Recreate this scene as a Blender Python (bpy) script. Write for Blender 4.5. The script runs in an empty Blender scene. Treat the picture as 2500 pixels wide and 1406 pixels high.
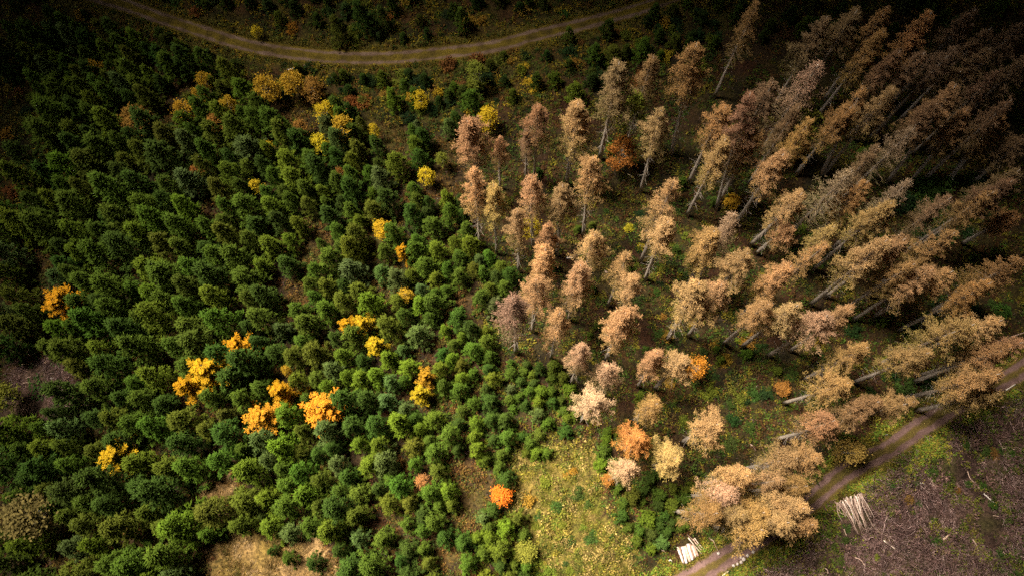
import bpy, math, random
import numpy as np
from mathutils import Matrix

# ------------------------------------------------------------------ camera, light, exposure
FPX, CX, CY, CAMH = 1850.0, 1250.0, 703.0, 105.0      # drone camera: focal length in photo pixels, height in metres
NADIR = (1306.0, 1238.0)                              # where plumb lines meet in the photograph
scn = bpy.context.scene
COL = scn.collection
dn = np.array([(NADIR[0] - CX) / FPX, -(NADIR[1] - CY) / FPX, -1.0]); dn /= np.linalg.norm(dn)
UPV = -dn
XA = np.array([1.0, 0, 0]) - UPV * UPV[0]; XA /= np.linalg.norm(XA)
YA = np.cross(UPV, XA)
RW = np.array([XA, YA, UPV])                          # camera -> world rotation
cam_data = bpy.data.cameras.new('drone_camera')
cam_data.sensor_fit = 'HORIZONTAL'; cam_data.sensor_width = 36.0
cam_data.lens = FPX * 36.0 / 2500.0
cam_data.clip_start = 0.5; cam_data.clip_end = 6000.0
cam = bpy.data.objects.new('drone_camera', cam_data); COL.objects.link(cam)
m4 = Matrix([list(RW[0]) + [0.0], list(RW[1]) + [0.0], list(RW[2]) + [CAMH], [0, 0, 0, 1]])
cam.matrix_world = m4
scn.camera = cam

SUN_EL, SUN_AZ = math.radians(66.0), math.radians(300.0)   # azimuth clockwise from +Y (up in the photo)
sun_dir = np.array([math.sin(SUN_AZ) * math.cos(SUN_EL), math.cos(SUN_AZ) * math.cos(SUN_EL), math.sin(SUN_EL)])
world = bpy.data.worlds.new('World'); scn.world = world; world.use_nodes = True
nt = world.node_tree; nt.nodes.clear()
sky = nt.nodes.new('ShaderNodeTexSky'); sky.sky_type = 'NISHITA'; sky.sun_disc = False
sky.sun_elevation = SUN_EL; sky.sun_rotation = SUN_AZ; sky.dust_density = 3.0; sky.ozone_density = 1.0
hsv = nt.nodes.new('ShaderNodeHueSaturation'); hsv.inputs['Saturation'].default_value = 0.0
bg = nt.nodes.new('ShaderNodeBackground'); bg.inputs['Strength'].default_value = 0.05
wo = nt.nodes.new('ShaderNodeOutputWorld')
nt.links.new(sky.outputs[0], hsv.inputs['Color']); nt.links.new(hsv.outputs[0], bg.inputs['Color'])
nt.links.new(bg.outputs[0], wo.inputs['Surface'])
sl = bpy.data.lights.new('sun', 'SUN'); sl.energy = 3.6; sl.angle = math.radians(22.0); sl.color = (1.0, 0.90, 0.73)
sun = bpy.data.objects.new('sun', sl); COL.objects.link(sun); sun.location = (0, 0, 200)
from mathutils import Vector
sun.rotation_euler = Vector(sun_dir).to_track_quat('Z', 'Y').to_euler()
vs = scn.view_settings
scn.display_settings.display_device = 'sRGB'
vs.view_transform = 'Standard'; vs.look = 'None'; vs.gamma = 1.0; vs.exposure = 2.2; vs.use_curve_mapping = False
scn.cycles.max_bounces = 3; scn.cycles.diffuse_bounces = 2; scn.cycles.glossy_bounces = 1
scn.cycles.transmission_bounces = 2
scn.cycles.use_denoising = False; scn.cycles.sample_clamp_indirect = 4.0

# ------------------------------------------------------------------ projection helpers (photo pixel <-> place)
def rays(px):
    px = np.atleast_2d(np.asarray(px, float))
    v = np.c_[(px[:, 0] - CX) / FPX, -(px[:, 1] - CY) / FPX, -np.ones(len(px))]
    return v @ RW.T
def at_height(px, z=0.0):
    v = rays(px); z = np.asarray(z, float)
    k = (z - CAMH) / v[:, 2]
    return np.c_[v[:, 0] * k, v[:, 1] * k]
def to_px(P):
    P = np.atleast_2d(np.asarray(P, float))
    v = (P - np.array([0, 0, CAMH])) @ RW
    return np.c_[CX + FPX * v[:, 0] / -v[:, 2], CY - FPX * v[:, 1] / -v[:, 2]]
def in_poly(px, poly):
    x, y = px[:, 0], px[:, 1]; r = np.zeros(len(px), bool); n = len(poly)
    for i in range(n):
        x0, y0 = poly[i]; x1, y1 = poly[(i + 1) % n]
        if y0 == y1: continue
        c = ((y0 > y) != (y1 > y)) & (x < (x1 - x0) * (y - y0) / (y1 - y0) + x0)
        r ^= c
    return r
def dist_line(P, line):
    d = np.full(len(P), 1e9)
    for a, b in zip(line[:-1], line[1:]):
        ab = b - a; t = np.clip(((P - a) @ ab) / (ab @ ab), 0, 1)
        d = np.minimum(d, np.linalg.norm(P - (a + t[:, None] * ab), axis=1))
    return d
rng = np.random.default_rng(7)
random.seed(7)
_NG = np.random.default_rng(99).random((8, 64, 64))
def vnoise(x, y, s, k=0):
    g = _NG[k % 8]; u = x / s + 1000.3; v = y / s + 1000.7
    i = np.floor(u).astype(int); j = np.floor(v).astype(int); fu = u - i; fv = v - j
    fu = fu * fu * (3 - 2 * fu); fv = fv * fv * (3 - 2 * fv)
    a = g[i % 64, j % 64]; b = g[(i + 1) % 64, j % 64]; c = g[i % 64, (j + 1) % 64]; d = g[(i + 1) % 64, (j + 1) % 64]
    return (a * (1 - fu) + b * fu) * (1 - fv) + (c * (1 - fu) + d * fu) * fv
def fbm(x, y, s, k=0):
    return (vnoise(x, y, s, k) + 0.5 * vnoise(x, y, s / 2, k + 1) + 0.25 * vnoise(x, y, s / 4, k + 2)) / 1.75
def catmull(pts, n=8):
    pts = np.asarray(pts, float); P = np.vstack([2 * pts[0] - pts[1], pts, 2 * pts[-1] - pts[-2]]); out = []
    for i in range(1, len(P) - 2):
        for t in np.arange(n) / n:
            a, b, c, d = P[i - 1], P[i], P[i + 1], P[i + 2]
            out.append(0.5 * (2 * b + (c - a) * t + (2 * a - 5 * b + 4 * c - d) * t * t + (3 * b - a - 3 * c + d) * t ** 3))
    out.append(pts[-1]); return np.array(out)

# ------------------------------------------------------------------ layout read off the photograph (pixels of the 2500 x 1406 picture)
TOP_ROAD = [(90, -62), (170, -30), (250, -2), (330, 22), (400, 47), (500, 81), (600, 111), (700, 129), (800, 140), (900, 144), (1000, 140), (1100, 129), (1200, 115), (1300, 91), (1400, 67), (1500, 41), (1600, 10), (1700, -30), (1800, -75)]
LOW_ROAD = [(1540, 1480), (1620, 1440), (1705, 1400), (1768, 1362), (1860, 1308), (1930, 1260), (1986, 1218), (2070, 1148), (2172, 1093), (2244, 1042), (2312, 1000), (2380, 963), (2448, 928), (2520, 885), (2620, 820)]
road1 = catmull(at_height(TOP_ROAD)); road2 = catmull(at_height(LOW_ROAD))

GAPS = [
    [(585, 300), (598, 330), (570, 400), (562, 460), (515, 545), (488, 545), (530, 460), (545, 390), (560, 330)],
    [(760, 570), (830, 600), (770, 660), (745, 730), (700, 790), (672, 750), (735, 640)],
    [(975, 450), (1000, 450), (995, 540), (930, 620), (925, 700), (975, 790), (950, 800), (905, 720), (885, 650), (905, 590), (965, 540)],
    [(1115, 700), (1160, 720), (1180, 790), (1150, 800), (1110, 760)],
    [(1010, 845), (1060, 850), (1065, 890), (1030, 910), (1005, 880)],
    [(1050, 955), (1110, 965), (1115, 1000), (1060, 1010)],
    [(1110, 1120), (1200, 1140), (1215, 1205), (1170, 1225), (1155, 1295), (1105, 1290), (1120, 1225), (1105, 1180)],
    [(925, 1250), (980, 1265), (985, 1300), (930, 1300)],
    [(1060, 1310), (1110, 1335), (1150, 1420), (1075, 1420)],
    [(480, 1420), (500, 1350), (590, 1290), (630, 1290), (690, 1320), (770, 1300), (810, 1360), (860, 1420)],
    [(535, 1105), (585, 1170), (565, 1220), (515, 1285), (488, 1300), (508, 1190), (518, 1120)],
    [(110, 1420), (180, 1270), (215, 1280), (170, 1420)],
    [(275, 1325), (380, 1310), (480, 1300), (480, 1350), (400, 1345), (290, 1345)],
    [(60, 850), (130, 840), (170, 900), (190, 960), (180, 1005), (60, 1050), (0, 1085), (-40, 1085), (-40, 1035), (55, 950)],
    [(85, 620), (150, 630), (150, 690), (90, 710), (75, 660)],
    [(205, 1035), (265, 1040), (265, 1090), (215, 1100)],
    [(310, 850), (350, 855), (350, 905), (300, 900)],
    [(-60, 230), (110, 180), (120, 330), (70, 380), (90, 520), (-60, 560)],
    [(840, 160), (1190, 160), (1190, 300), (1090, 330), (1000, 300), (960, 440), (930, 400), (900, 310), (830, 270)],
    [(600, 160), (850, 170), (850, 240), (760, 330), (700, 320), (660, 240), (600, 240)],
    [(1040, 330), (1110, 360), (1120, 500), (1060, 470)],
    [(420, 200), (470, 200), (470, 310), (400, 330), (290, 330), (300, 290), (420, 290)],
    [(-40, 1215), (160, 1235), (165, 1310), (-40, 1310)],
]
SPRUCE = [(-70, 170), (150, 60), (480, 150), (620, 200), (830, 235), (900, 300), (1000, 280), (1080, 330), (1120, 430), (1140, 560), (1200, 640), (1275, 690), (1210, 760), (1205, 860), (1215, 900), (1230, 1010), (1250, 1060), (1235, 1140), (1250, 1230), (1290, 1270), (1300, 1420), (1290, 1470), (-70, 1470)]
SAPS = [
    [(1205, 865), (1290, 880), (1345, 890), (1400, 950), (1430, 1050), (1370, 1060), (1300, 1010), (1235, 1010)],
    [(1500, 1195), (1590, 1145), (1690, 1185), (1700, 1250), (1640, 1300), (1590, 1345), (1520, 1300)],
    [(1230, 1060), (1300, 1040), (1350, 1060), (1340, 1110), (1250, 1110)],
    [(1160, 600), (1200, 620), (1285, 690), (1250, 730), (1215, 700)],
    [(1480, 1050), (1520, 1060), (1500, 1160), (1440, 1120)],
]
MEADOW = [(1290, 1100), (1350, 1060), (1440, 1100), (1480, 1180), (1500, 1270), (1560, 1430), (1280, 1430), (1300, 1300), (1260, 1230), (1225, 1130), (1240, 1060)]
TAN = [(490, 1430), (505, 1350), (590, 1285), (640, 1290), (700, 1325), (770, 1305), (810, 1365), (860, 1430)]
TAN2 = [(535, 1130), (580, 1170), (560, 1215), (515, 1270), (505, 1190)]
SLASH_L = [(70, 850), (130, 850), (165, 900), (180, 960), (160, 1000), (60, 1050), (-40, 1085), (-40, 1035), (55, 950)]
CLEAR = [(1790, 1430), (1990, 1300), (2080, 1200), (2300, 1060), (2560, 920), (2700, 1600), (1700, 1500)]
BRAMBLE = [(-80, -80), (2600, -80), (2600, 30), (1900, 40), (1640, 130), (1440, 200), (1200, 300), (1040, 330), (840, 300), (620, 200), (470, 150), (150, 60), (120, 330), (90, 540), (-80, 560)]
def zones(px, x, y):
    """0 forest floor, 1 bramble slope, 2 meadow, 3 tan grass, 4 clearcut, 5 brash opening, 6 dead stand floor, 7 lane grass"""
    w = np.c_[px[:, 0] + 130 * (fbm(x, y, 5.0, 1) - .5) + rng.normal(0, 9, len(px)), px[:, 1] + 130 * (fbm(x, y, 5.0, 4) - .5) + rng.normal(0, 9, len(px))]
    z = np.zeros(len(px), int)
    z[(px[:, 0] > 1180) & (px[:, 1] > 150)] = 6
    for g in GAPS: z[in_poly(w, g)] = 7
    z[in_poly(w, BRAMBLE)] = 1
    z[in_poly(w, MEADOW)] = 2
    for t in (TAN, TAN2): z[in_poly(w, t)] = 3
    z[in_poly(w, SLASH_L)] = 5
    z[in_poly(w, CLEAR)] = 4
    return z

# ------------------------------------------------------------------ mesh helpers
def unit(v): return v / np.maximum(np.linalg.norm(v, axis=-1, keepdims=True), 1e-9)
def basis(D):
    ref = np.where(np.abs(D[:, 2:3]) < 0.9, np.array([[0, 0, 1.0]]), np.array([[1.0, 0, 0]]))
    a = unit(np.cross(D, ref)); return a, np.cross(D, a)
class MB:
    def __init__(s): s.v = []; s.f = []; s.c = []; s.n = 0
    def add(s, v, f, c=None):
        s.v.append(v); s.f.append(f + s.n); s.n += len(v)
        if c is not None: s.c.append(c)
    def spindles(s, P, D, L, R, r, c=None, mid=0.45):
        """needle-clad shoots: three-sided spindles"""
        n = len(P); D = unit(D); a, b = basis(D); L = np.broadcast_to(L, n)[:, None]; R = np.broadcast_to(R, n)[:, None]
        th = r.random(n)[:, None] * 6.28; M = P + D * L * mid
        V = np.empty((n, 5, 3)); V[:, 0] = P; V[:, 4] = P + D * L
        for k in range(3):
            q = th + k * 2.0944; V[:, 1 + k] = M + R * (np.cos(q) * a + np.sin(q) * b)
        F = np.array([[0, 2, 1], [0, 3, 2], [0, 1, 3], [4, 1, 2], [4, 2, 3], [4, 3, 1]])
        s.add(V.reshape(-1, 3), (F[None] + 5 * np.arange(n)[:, None, None]).reshape(-1, 3), None if c is None else np.repeat(c, 5, 0))
    def leaves(s, P, N, W, L, r, c=None):
        """small rhombic leaves, N is the face normal"""
        n = len(P); N = unit(N); a, b = basis(N); th = r.random(n)[:, None] * 6.28
        t = np.cos(th) * a + np.sin(th) * b; u = np.cross(N, t)
        W = np.broadcast_to(W, n)[:, None]; L = np.broadcast_to(L, n)[:, None]
        V = np.stack([P - t * L / 2, P + u * W / 2 + N * W * .15, P + t * L / 2, P - u * W / 2 + N * W * .15], 1)
        F = np.array([[0, 1, 2], [0, 2, 3]])
        s.add(V.reshape(-1, 3), (F[None] + 4 * np.arange(n)[:, None, None]).reshape(-1, 3), None if c is None else np.repeat(c, 4, 0))
    def blades(s, P, D, L, W, r, c=None):
        n = len(P); D = unit(D); a, b = basis(D); th = r.random(n)[:, None] * 6.28
        u = np.cos(th) * a + np.sin(th) * b; L = np.broadcast_to(L, n)[:, None]; W = np.broadcast_to(W, n)[:, None]
        V = np.stack([P - u * W / 2, P + u * W / 2, P + D * L], 1)
        s.add(V.reshape(-1, 3), np.arange(3 * n).reshape(-1, 3), None if c is None else np.repeat(c, 3, 0))
    def tube(s, pts, rad, k=8, cap=True, c=None):
        pts = np.asarray(pts, float); rad = np.asarray(rad, float); m = len(pts)
        T = np.gradient(pts, axis=0); T = unit(T); a, b = basis(T)
        for i in range(1, m):
            a[i] = a[i - 1] - T[i] * (a[i - 1] @ T[i]); a[i] /= max(np.linalg.norm(a[i]), 1e-9); b[i] = np.cross(T[i], a[i])
        q = np.arange(k) * 2 * math.pi / k
        V = pts[:, None] + rad[:, None, None] * (np.cos(q)[None, :, None] * a[:, None] + np.sin(q)[None, :, None] * b[:, None])
        V = V.reshape(-1, 3); F = []
        for i in range(m - 1):
            for j in range(k):
                p, o = i * k + j, i * k + (j + 1) % k
                F += [[p, o, o + k], [p, o + k, p + k]]
        if cap:
            V = np.vstack([V, pts[0], pts[-1]]); n0 = m * k
            for j in range(k):
                F.append([n0, (j + 1) % k, j]); F.append([n0 + 1, (m - 1) * k + j, (m - 1) * k + (j + 1) % k])
        s.add(V, np.array(F), None if c is None else np.repeat(np.atleast_2d(c), len(V), 0))
    def mesh(s, name, mat, smooth=False):
        V = np.concatenate(s.v); F = np.concatenate(s.f); me = bpy.data.meshes.new(name)
        me.vertices.add(len(V)); me.vertices.foreach_set('co', V.astype(np.float32).ravel())
        me.loops.add(F.size); me.loops.foreach_set('vertex_index', F.astype(np.int32).ravel())
        me.polygons.add(len(F)); me.polygons.foreach_set('loop_start', np.arange(0, F.size, 3, dtype=np.int32))
        if smooth: me.polygons.foreach_set('use_smooth', np.ones(len(F), bool))
        me.update(calc_edges=True)
        if s.c:
            c = np.concatenate(s.c); c = np.c_[c, np.ones(len(c))].astype(np.float32)
            at = me.color_attributes.new('tone', 'FLOAT_COLOR', 'POINT'); at.data.foreach_set('color', c.ravel())
        me.materials.append(mat); return me
def link(name, me, parent=None):
    o = bpy.data.objects.new(name, me); COL.objects.link(o)
    if parent is not None: o.parent = parent
    return o
def thing(name, loc, label=None, cat=None, group=None):
    o = bpy.data.objects.new(name, None); COL.objects.link(o); o.location = loc; o.empty_display_size = 0.3
    tag(o, label, cat, group); return o
def tag(o, label=None, cat=None, group=None, kind=None):
    if label: o['label'] = label
    if cat: o['category'] = cat
    if group: o['group'] = group
    if kind: o['kind'] = kind
    return o
def place(kind, parts, loc, scale, rotz, colors, cat, group, lean=(0, 0)):
    """a thing: an Empty and a copy of each of its parts (mesh data shared)"""
    r = thing(kind, loc, None, cat, group); r.rotation_euler = (lean[0], lean[1], rotz); r.scale = scale
    for nm, proto in parts:
        c = proto.copy(); c.name = nm; COL.objects.link(c); c.parent = r
        c.color = tuple(colors.get(nm, (1, 1, 1))) + (1.0,)
    return r

# ------------------------------------------------------------------ materials
def new_mat(name):
    m = bpy.data.materials.new(name); m.use_nodes = True; t = m.node_tree; t.nodes.clear()
    o = t.nodes.new('ShaderNodeOutputMaterial'); b = t.nodes.new('ShaderNodeBsdfPrincipled')
    t.links.new(b.outputs[0], o.inputs[0]); b.inputs['Specular IOR Level'].default_value = 0.15; b.inputs['Roughness'].default_value = 0.8
    return m, t, b, o
def ramp(t, stops):
    r = t.nodes.new('ShaderNodeValToRGB'); e = r.color_ramp.elements
    while len(e) < len(stops): e.new(0.5)
    for x, (p, c) in zip(e, stops): x.position = p; x.color = tuple(c) + (1.0,)
    return r
def noise(t, scale, detail=4.0, coord='Object', rough=0.6):
    tc = t.nodes.new('ShaderNodeTexCoord'); n = t.nodes.new('ShaderNodeTexNoise')
    n.inputs['Scale'].default_value = scale; n.inputs['Detail'].default_value = detail; n.inputs['Roughness'].default_value = rough
    t.links.new(tc.outputs[coord], n.inputs['Vector']); return n
def mixmul(t, a, b, fac=1.0):
    m = t.nodes.new('ShaderNodeMix'); m.data_type = 'RGBA'; m.blend_type = 'MULTIPLY'; m.inputs['Factor'].default_value = fac
    t.links.new(a, m.inputs[6]); t.links.new(b, m.inputs[7]); return m.outputs[2]
def foliage_mat(name, scale=3.0, lo=0.6, hi=1.5, hue=0.04, translucent=0.0, attr=False):
    m, t, b, o = new_mat(name)
    if attr:
        src = t.nodes.new('ShaderNodeAttribute'); src.attribute_name = 'tone'; col = src.outputs['Color']
    else:
        src = t.nodes.new('ShaderNodeObjectInfo'); col = src.outputs['Color']
    n = noise(t, scale); r = ramp(t, [(0.3, (lo,) * 3), (0.7, (hi, hi * (1 - hue), hi * (1 - 2 * hue)))])
    t.links.new(n.outputs['Fac'], r.inputs['Fac'])
    c = mixmul(t, col, r.outputs['Color']); t.links.new(c, b.inputs['Base Color'])
    if translucent:
        tr = t.nodes.new('ShaderNodeBsdfTranslucent'); mx = t.nodes.new('ShaderNodeMixShader'); mx.inputs[0].default_value = translucent
        t.links.new(c, tr.inputs['Color']); t.links.new(b.outputs[0], mx.inputs[1]); t.links.new(tr.outputs[0], mx.inputs[2]); t.links.new(mx.outputs[0], o.inputs[0])
    return m
def bark_mat(name, c0, c1, scale=6.0):
    m, t, b, o = new_mat(name); n = noise(t, scale, 6.0); r = ramp(t, [(0.35, c0), (0.65, c1)])
    t.links.new(n.outputs['Fac'], r.inputs['Fac']); oi = t.nodes.new('ShaderNodeObjectInfo')
    t.links.new(mixmul(t, r.outputs['Color'], oi.outputs['Color']), b.inputs['Base Color']); return m
M_NEEDLE = foliage_mat('spruce_needles', 1.6, 0.6, 1.45)
M_DEADNEEDLE = foliage_mat('dead_needles', 0.9, 0.6, 1.4, 0.05)
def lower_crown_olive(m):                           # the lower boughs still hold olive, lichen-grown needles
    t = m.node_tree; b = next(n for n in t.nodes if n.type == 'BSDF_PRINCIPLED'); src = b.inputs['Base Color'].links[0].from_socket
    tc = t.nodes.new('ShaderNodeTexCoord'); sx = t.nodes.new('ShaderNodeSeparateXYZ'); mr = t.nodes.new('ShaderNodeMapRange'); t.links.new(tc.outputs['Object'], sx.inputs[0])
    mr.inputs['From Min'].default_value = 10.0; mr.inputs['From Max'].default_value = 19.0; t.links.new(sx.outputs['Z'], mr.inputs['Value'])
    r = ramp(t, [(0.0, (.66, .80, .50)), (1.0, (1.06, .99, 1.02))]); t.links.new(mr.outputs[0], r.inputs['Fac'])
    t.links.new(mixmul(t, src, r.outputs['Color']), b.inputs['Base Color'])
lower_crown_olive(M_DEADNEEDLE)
M_GOLD = foliage_mat('golden_needles', 1.2, 0.7, 1.3, 0.06, 0.15)
M_LEAF = foliage_mat('autumn_leaves', 1.5, 0.6, 1.4, 0.05, 0.15)
M_STUFF = foliage_mat('undergrowth_leaves', 0.9, 0.6, 1.4, 0.03, 0.0, True)
M_BARK = bark_mat('grey_bark', (0.24, 0.20, 0.165), (0.56, 0.48, 0.41), 5.0)
M_DARKBARK = bark_mat('brown_bark', (0.05, 0.035, 0.025), (0.11, 0.08, 0.055), 6.0)
M_LIMB = bark_mat('dead_limb_bark', (0.20, 0.15, 0.10), (0.42, 0.32, 0.22), 3.0)
M_BIRCH = bark_mat('pale_birch_bark', (0.35, 0.30, 0.24), (0.70, 0.64, 0.55), 7.0)
M_WOOD = bark_mat('log_wood', (0.6, 0.55, 0.5), (1.0, 1.0, 1.0), 5.0)
M_STONE = bark_mat('pale_stone', (0.35, 0.30, 0.28), (0.7, 0.64, 0.6), 9.0)
#@@SHADE_DECK
# ------------------------------------------------------------------ added cloud-shaped blocker, out of view; its gap keeps the middle bright, edges dark
def build_shade_deck():
    r = np.random.default_rng(5); z0 = 190.0
    tgt = at_height([(1335, 1070)])[0]
    c = np.array([tgt[0], tgt[1]]) + sun_dir[:2] / sun_dir[2] * z0
    nth, rad = 96, np.array([0, 5, 12, 22, 36, 55, 80, 120, 180, 270, 400, 600, 1000, 1700], float)
    th = np.arange(nth) * 2 * math.pi / nth
    edge = 50 + 6 * np.sin(3 * th + 1) + 5 * np.sin(5 * th + 2) + 3 * np.sin(9 * th)
    edge = edge * (1 + 0.12 * np.cos(2 * th)) * (1 - 0.20 * np.cos(th - math.radians(48)))
    bot, top = [], []
    for k, q in enumerate(rad):
        R = edge + q; x = c[0] + R * np.cos(th); y = c[1] + R * np.sin(th)
        puff = 10 * (fbm(x, y, 40, 2) - .4); thick = 6 + 60 * (1 - math.exp(-q / 60.0))
        if k == len(rad) - 1: thick = 4
        bot.append(np.c_[x, y, z0 - thick * .25 + puff * min(1, q / 30)]); top.append(np.c_[x, y, z0 + thick + 2 * puff * min(1, q / 30)])
    V = np.concatenate(bot + top); n = len(rad); F = []
    for lay, flip in ((0, 1), (1, 0)):
        o = lay * n * nth
        for k in range(n - 1):
            for j in range(nth):
                a, b = o + k * nth + j, o + k * nth + (j + 1) % nth; q = [a, b, b + nth, a + nth]
                F += [[q[0], q[1], q[2]], [q[0], q[2], q[3]]] if flip else [[q[0], q[2], q[1]], [q[0], q[3], q[2]]]
    for k in (0, n - 1):
        for j in range(nth):
            a, b = k * nth + j, k * nth + (j + 1) % nth; d = n * nth
            F += [[a, b, b + d], [a, b + d, a + d]]
    m, t, b, o = new_mat('shade_deck_grey'); b.inputs['Base Color'].default_value = (0.8, 0.8, 0.8, 1); b.inputs['Roughness'].default_value = 1.0
    mb = MB(); mb.add(V, np.array(F)); ob = link('added_shade_deck', mb.mesh('added_shade_deck', m, True)); tag(ob, kind='structure')
build_shade_deck()

# ------------------------------------------------------------------ ground and forest roads
def road_d(P): return np.minimum(dist_line(P, road1), dist_line(P, road2))
def hgt(x, y):
    return 0.35 * (vnoise(x, y, 23.0, 3) - .5) + 0.2 * (vnoise(x, y, 11.0, 6) - .5)
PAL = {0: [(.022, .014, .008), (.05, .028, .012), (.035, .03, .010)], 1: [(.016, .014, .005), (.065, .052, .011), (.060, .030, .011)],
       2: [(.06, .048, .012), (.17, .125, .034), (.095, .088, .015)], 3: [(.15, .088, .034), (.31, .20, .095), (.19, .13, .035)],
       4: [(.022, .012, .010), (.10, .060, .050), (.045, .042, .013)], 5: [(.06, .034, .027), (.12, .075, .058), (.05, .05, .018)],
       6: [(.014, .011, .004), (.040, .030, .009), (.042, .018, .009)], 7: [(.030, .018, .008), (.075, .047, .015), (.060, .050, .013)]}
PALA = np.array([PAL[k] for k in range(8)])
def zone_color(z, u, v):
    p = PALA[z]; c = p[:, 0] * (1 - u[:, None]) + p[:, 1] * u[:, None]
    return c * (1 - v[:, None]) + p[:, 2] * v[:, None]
def build_ground():
    st = 0.4
    fx = np.arange(-112, 112.01, st); fy = np.arange(-40, 106.01, st); far = np.array([8, 25, 60, 140, 320, 700, 1500, 3000.])
    xs = np.concatenate([fx[0] - far[::-1], fx, fx[-1] + far]); ys = np.concatenate([fy[0] - far[::-1], fy, fy[-1] + far])
    X, Y = np.meshgrid(xs, ys); x, y = X.ravel(), Y.ravel(); P = np.c_[x, y]
    inside = (np.abs(x) < 115) & (y > -45) & (y < 110)
    rd = np.full(len(x), 50.0); rd[inside] = road_d(P[inside])
    k = np.clip((rd - 1.7) / 1.2, 0, 1)
    z = hgt(x, y) + np.where(inside, k * (0.75 * (fbm(x, y, 2.0, 0) - .35) + .26 * (rng.random(len(x)) - .5)), 0) + np.where(inside, 0, 0)
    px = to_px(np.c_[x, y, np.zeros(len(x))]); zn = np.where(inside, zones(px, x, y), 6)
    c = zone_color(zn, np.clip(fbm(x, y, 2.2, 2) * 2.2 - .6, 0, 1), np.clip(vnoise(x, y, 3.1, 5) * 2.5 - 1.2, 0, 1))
    edge = np.exp(-((rd - 2.0) / 0.8) ** 2)[:, None]
    c = c * (1 - .8 * edge) + np.array([.13, .105, .022]) * .8 * edge
    nx, ny = len(xs), len(ys); i, j = np.meshgrid(np.arange(nx - 1), np.arange(ny - 1)); a = (j * nx + i).ravel()
    F = np.concatenate([np.c_[a, a + 1, a + nx + 1], np.c_[a, a + nx + 1, a + nx]])
    m, t, b, o = new_mat('forest_soil'); at = t.nodes.new('ShaderNodeAttribute'); at.attribute_name = 'tone'
    n = noise(t, 2.4, 10.0, 'Object', 0.82); r = ramp(t, [(0.38, (.10, .09, .08)), (0.64, (1.75, 1.7, 1.5))]); t.links.new(n.outputs['Fac'], r.inputs['Fac'])
    t.links.new(mixmul(t, at.outputs['Color'], r.outputs['Color']), b.inputs['Base Color'])
    bp = t.nodes.new('ShaderNodeBump'); bp.inputs['Strength'].default_value = 0.8; bp.inputs['Distance'].default_value = 0.15
    t.links.new(n.outputs['Fac'], bp.inputs['Height']); t.links.new(bp.outputs[0], b.inputs['Normal'])
    mb = MB(); mb.add(np.c_[x, y, z], F, c); tag(link('ground', mb.mesh('ground', m)), kind='structure')
build_ground()

def build_road(line, half, gravel0, gravel1, grass0, grass1, track, tw):
    L = line; T = unit(np.gradient(L, axis=0)); N = np.c_[-T[:, 1], T[:, 0]]
    # resample finely
    s = np.r_[0, np.cumsum(np.linalg.norm(np.diff(L, axis=0), axis=1))]; u = np.arange(0, s[-1], 0.35)
    L = np.c_[np.interp(u, s, L[:, 0]), np.interp(u, s, L[:, 1])]; T = unit(np.gradient(L, axis=0)); N = np.c_[-T[:, 1], T[:, 0]]
    ac = np.linspace(-1, 1, 25); V = []; C = []
    wob = 0.35 * (fbm(u, u * 0, 9.0, 1) - .5)
    for i, q in enumerate(ac):
        P = L + N * (q * half + wob)[:, None]; x, y = P[:, 0], P[:, 1]
        d = np.abs(np.abs(q * half) - track); g = np.clip((d - tw * (1 + 1.2 * (fbm(x, y, 3.0, 6) - .5))) / 0.22 + 2.6 * (fbm(x, y, .8, 3) - .5), 0, 1)
        rut = -0.05 * np.exp(-(d / tw) ** 2)
        V.append(np.c_[x, y, hgt(x, y) + 0.10 + rut - 0.06 * (abs(q) > .97)])
        n = np.clip(fbm(x, y, 1.1, 5) * 2 - .5, 0, 1)[:, None]
        C.append((np.array(gravel0) * (1 - n) + np.array(gravel1) * n) * (1 - g[:, None]) + (np.array(grass0) * (1 - n) + np.array(grass1) * n) * g[:, None])
    m_ = len(u); V = np.concatenate(V); C = np.concatenate(C); F = []
    i, j = np.meshgrid(np.arange(m_ - 1), np.arange(len(ac) - 1)); a = (j * m_ + i).ravel()
    F = np.concatenate([np.c_[a, a + m_, a + m_ + 1], np.c_[a, a + m_ + 1, a + 1]])
    m, t, b, o = new_mat('forest_road_gravel'); at = t.nodes.new('ShaderNodeAttribute'); at.attribute_name = 'tone'
    n = noise(t, 4.5, 6.0, 'Object', 0.8); r = ramp(t, [(0.3, (.55,) * 3), (0.7, (1.45,) * 3)]); t.links.new(n.outputs['Fac'], r.inputs['Fac'])
    t.links.new(mixmul(t, at.outputs['Color'], r.outputs['Color']), b.inputs['Base Color'])
    bp = t.nodes.new('ShaderNodeBump'); bp.inputs['Strength'].default_value = 0.6; bp.inputs['Distance'].default_value = 0.04
    t.links.new(n.outputs['Fac'], bp.inputs['Height']); t.links.new(bp.outputs[0], b.inputs['Normal'])
    mb = MB(); mb.add(V, F, C); tag(link('forest_road', mb.mesh('forest_road', m, True)), kind='structure')
build_road(road1, 1.42, (.11, .068, .046), (.19, .125, .092), (.070, .048, .009), (.15, .104, .012), 0.80, 0.13)
build_road(road2, 1.6, (.105, .060, .052), (.19, .115, .105), (.07, .052, .014), (.125, .082, .024), 0.80, 0.30)

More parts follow.
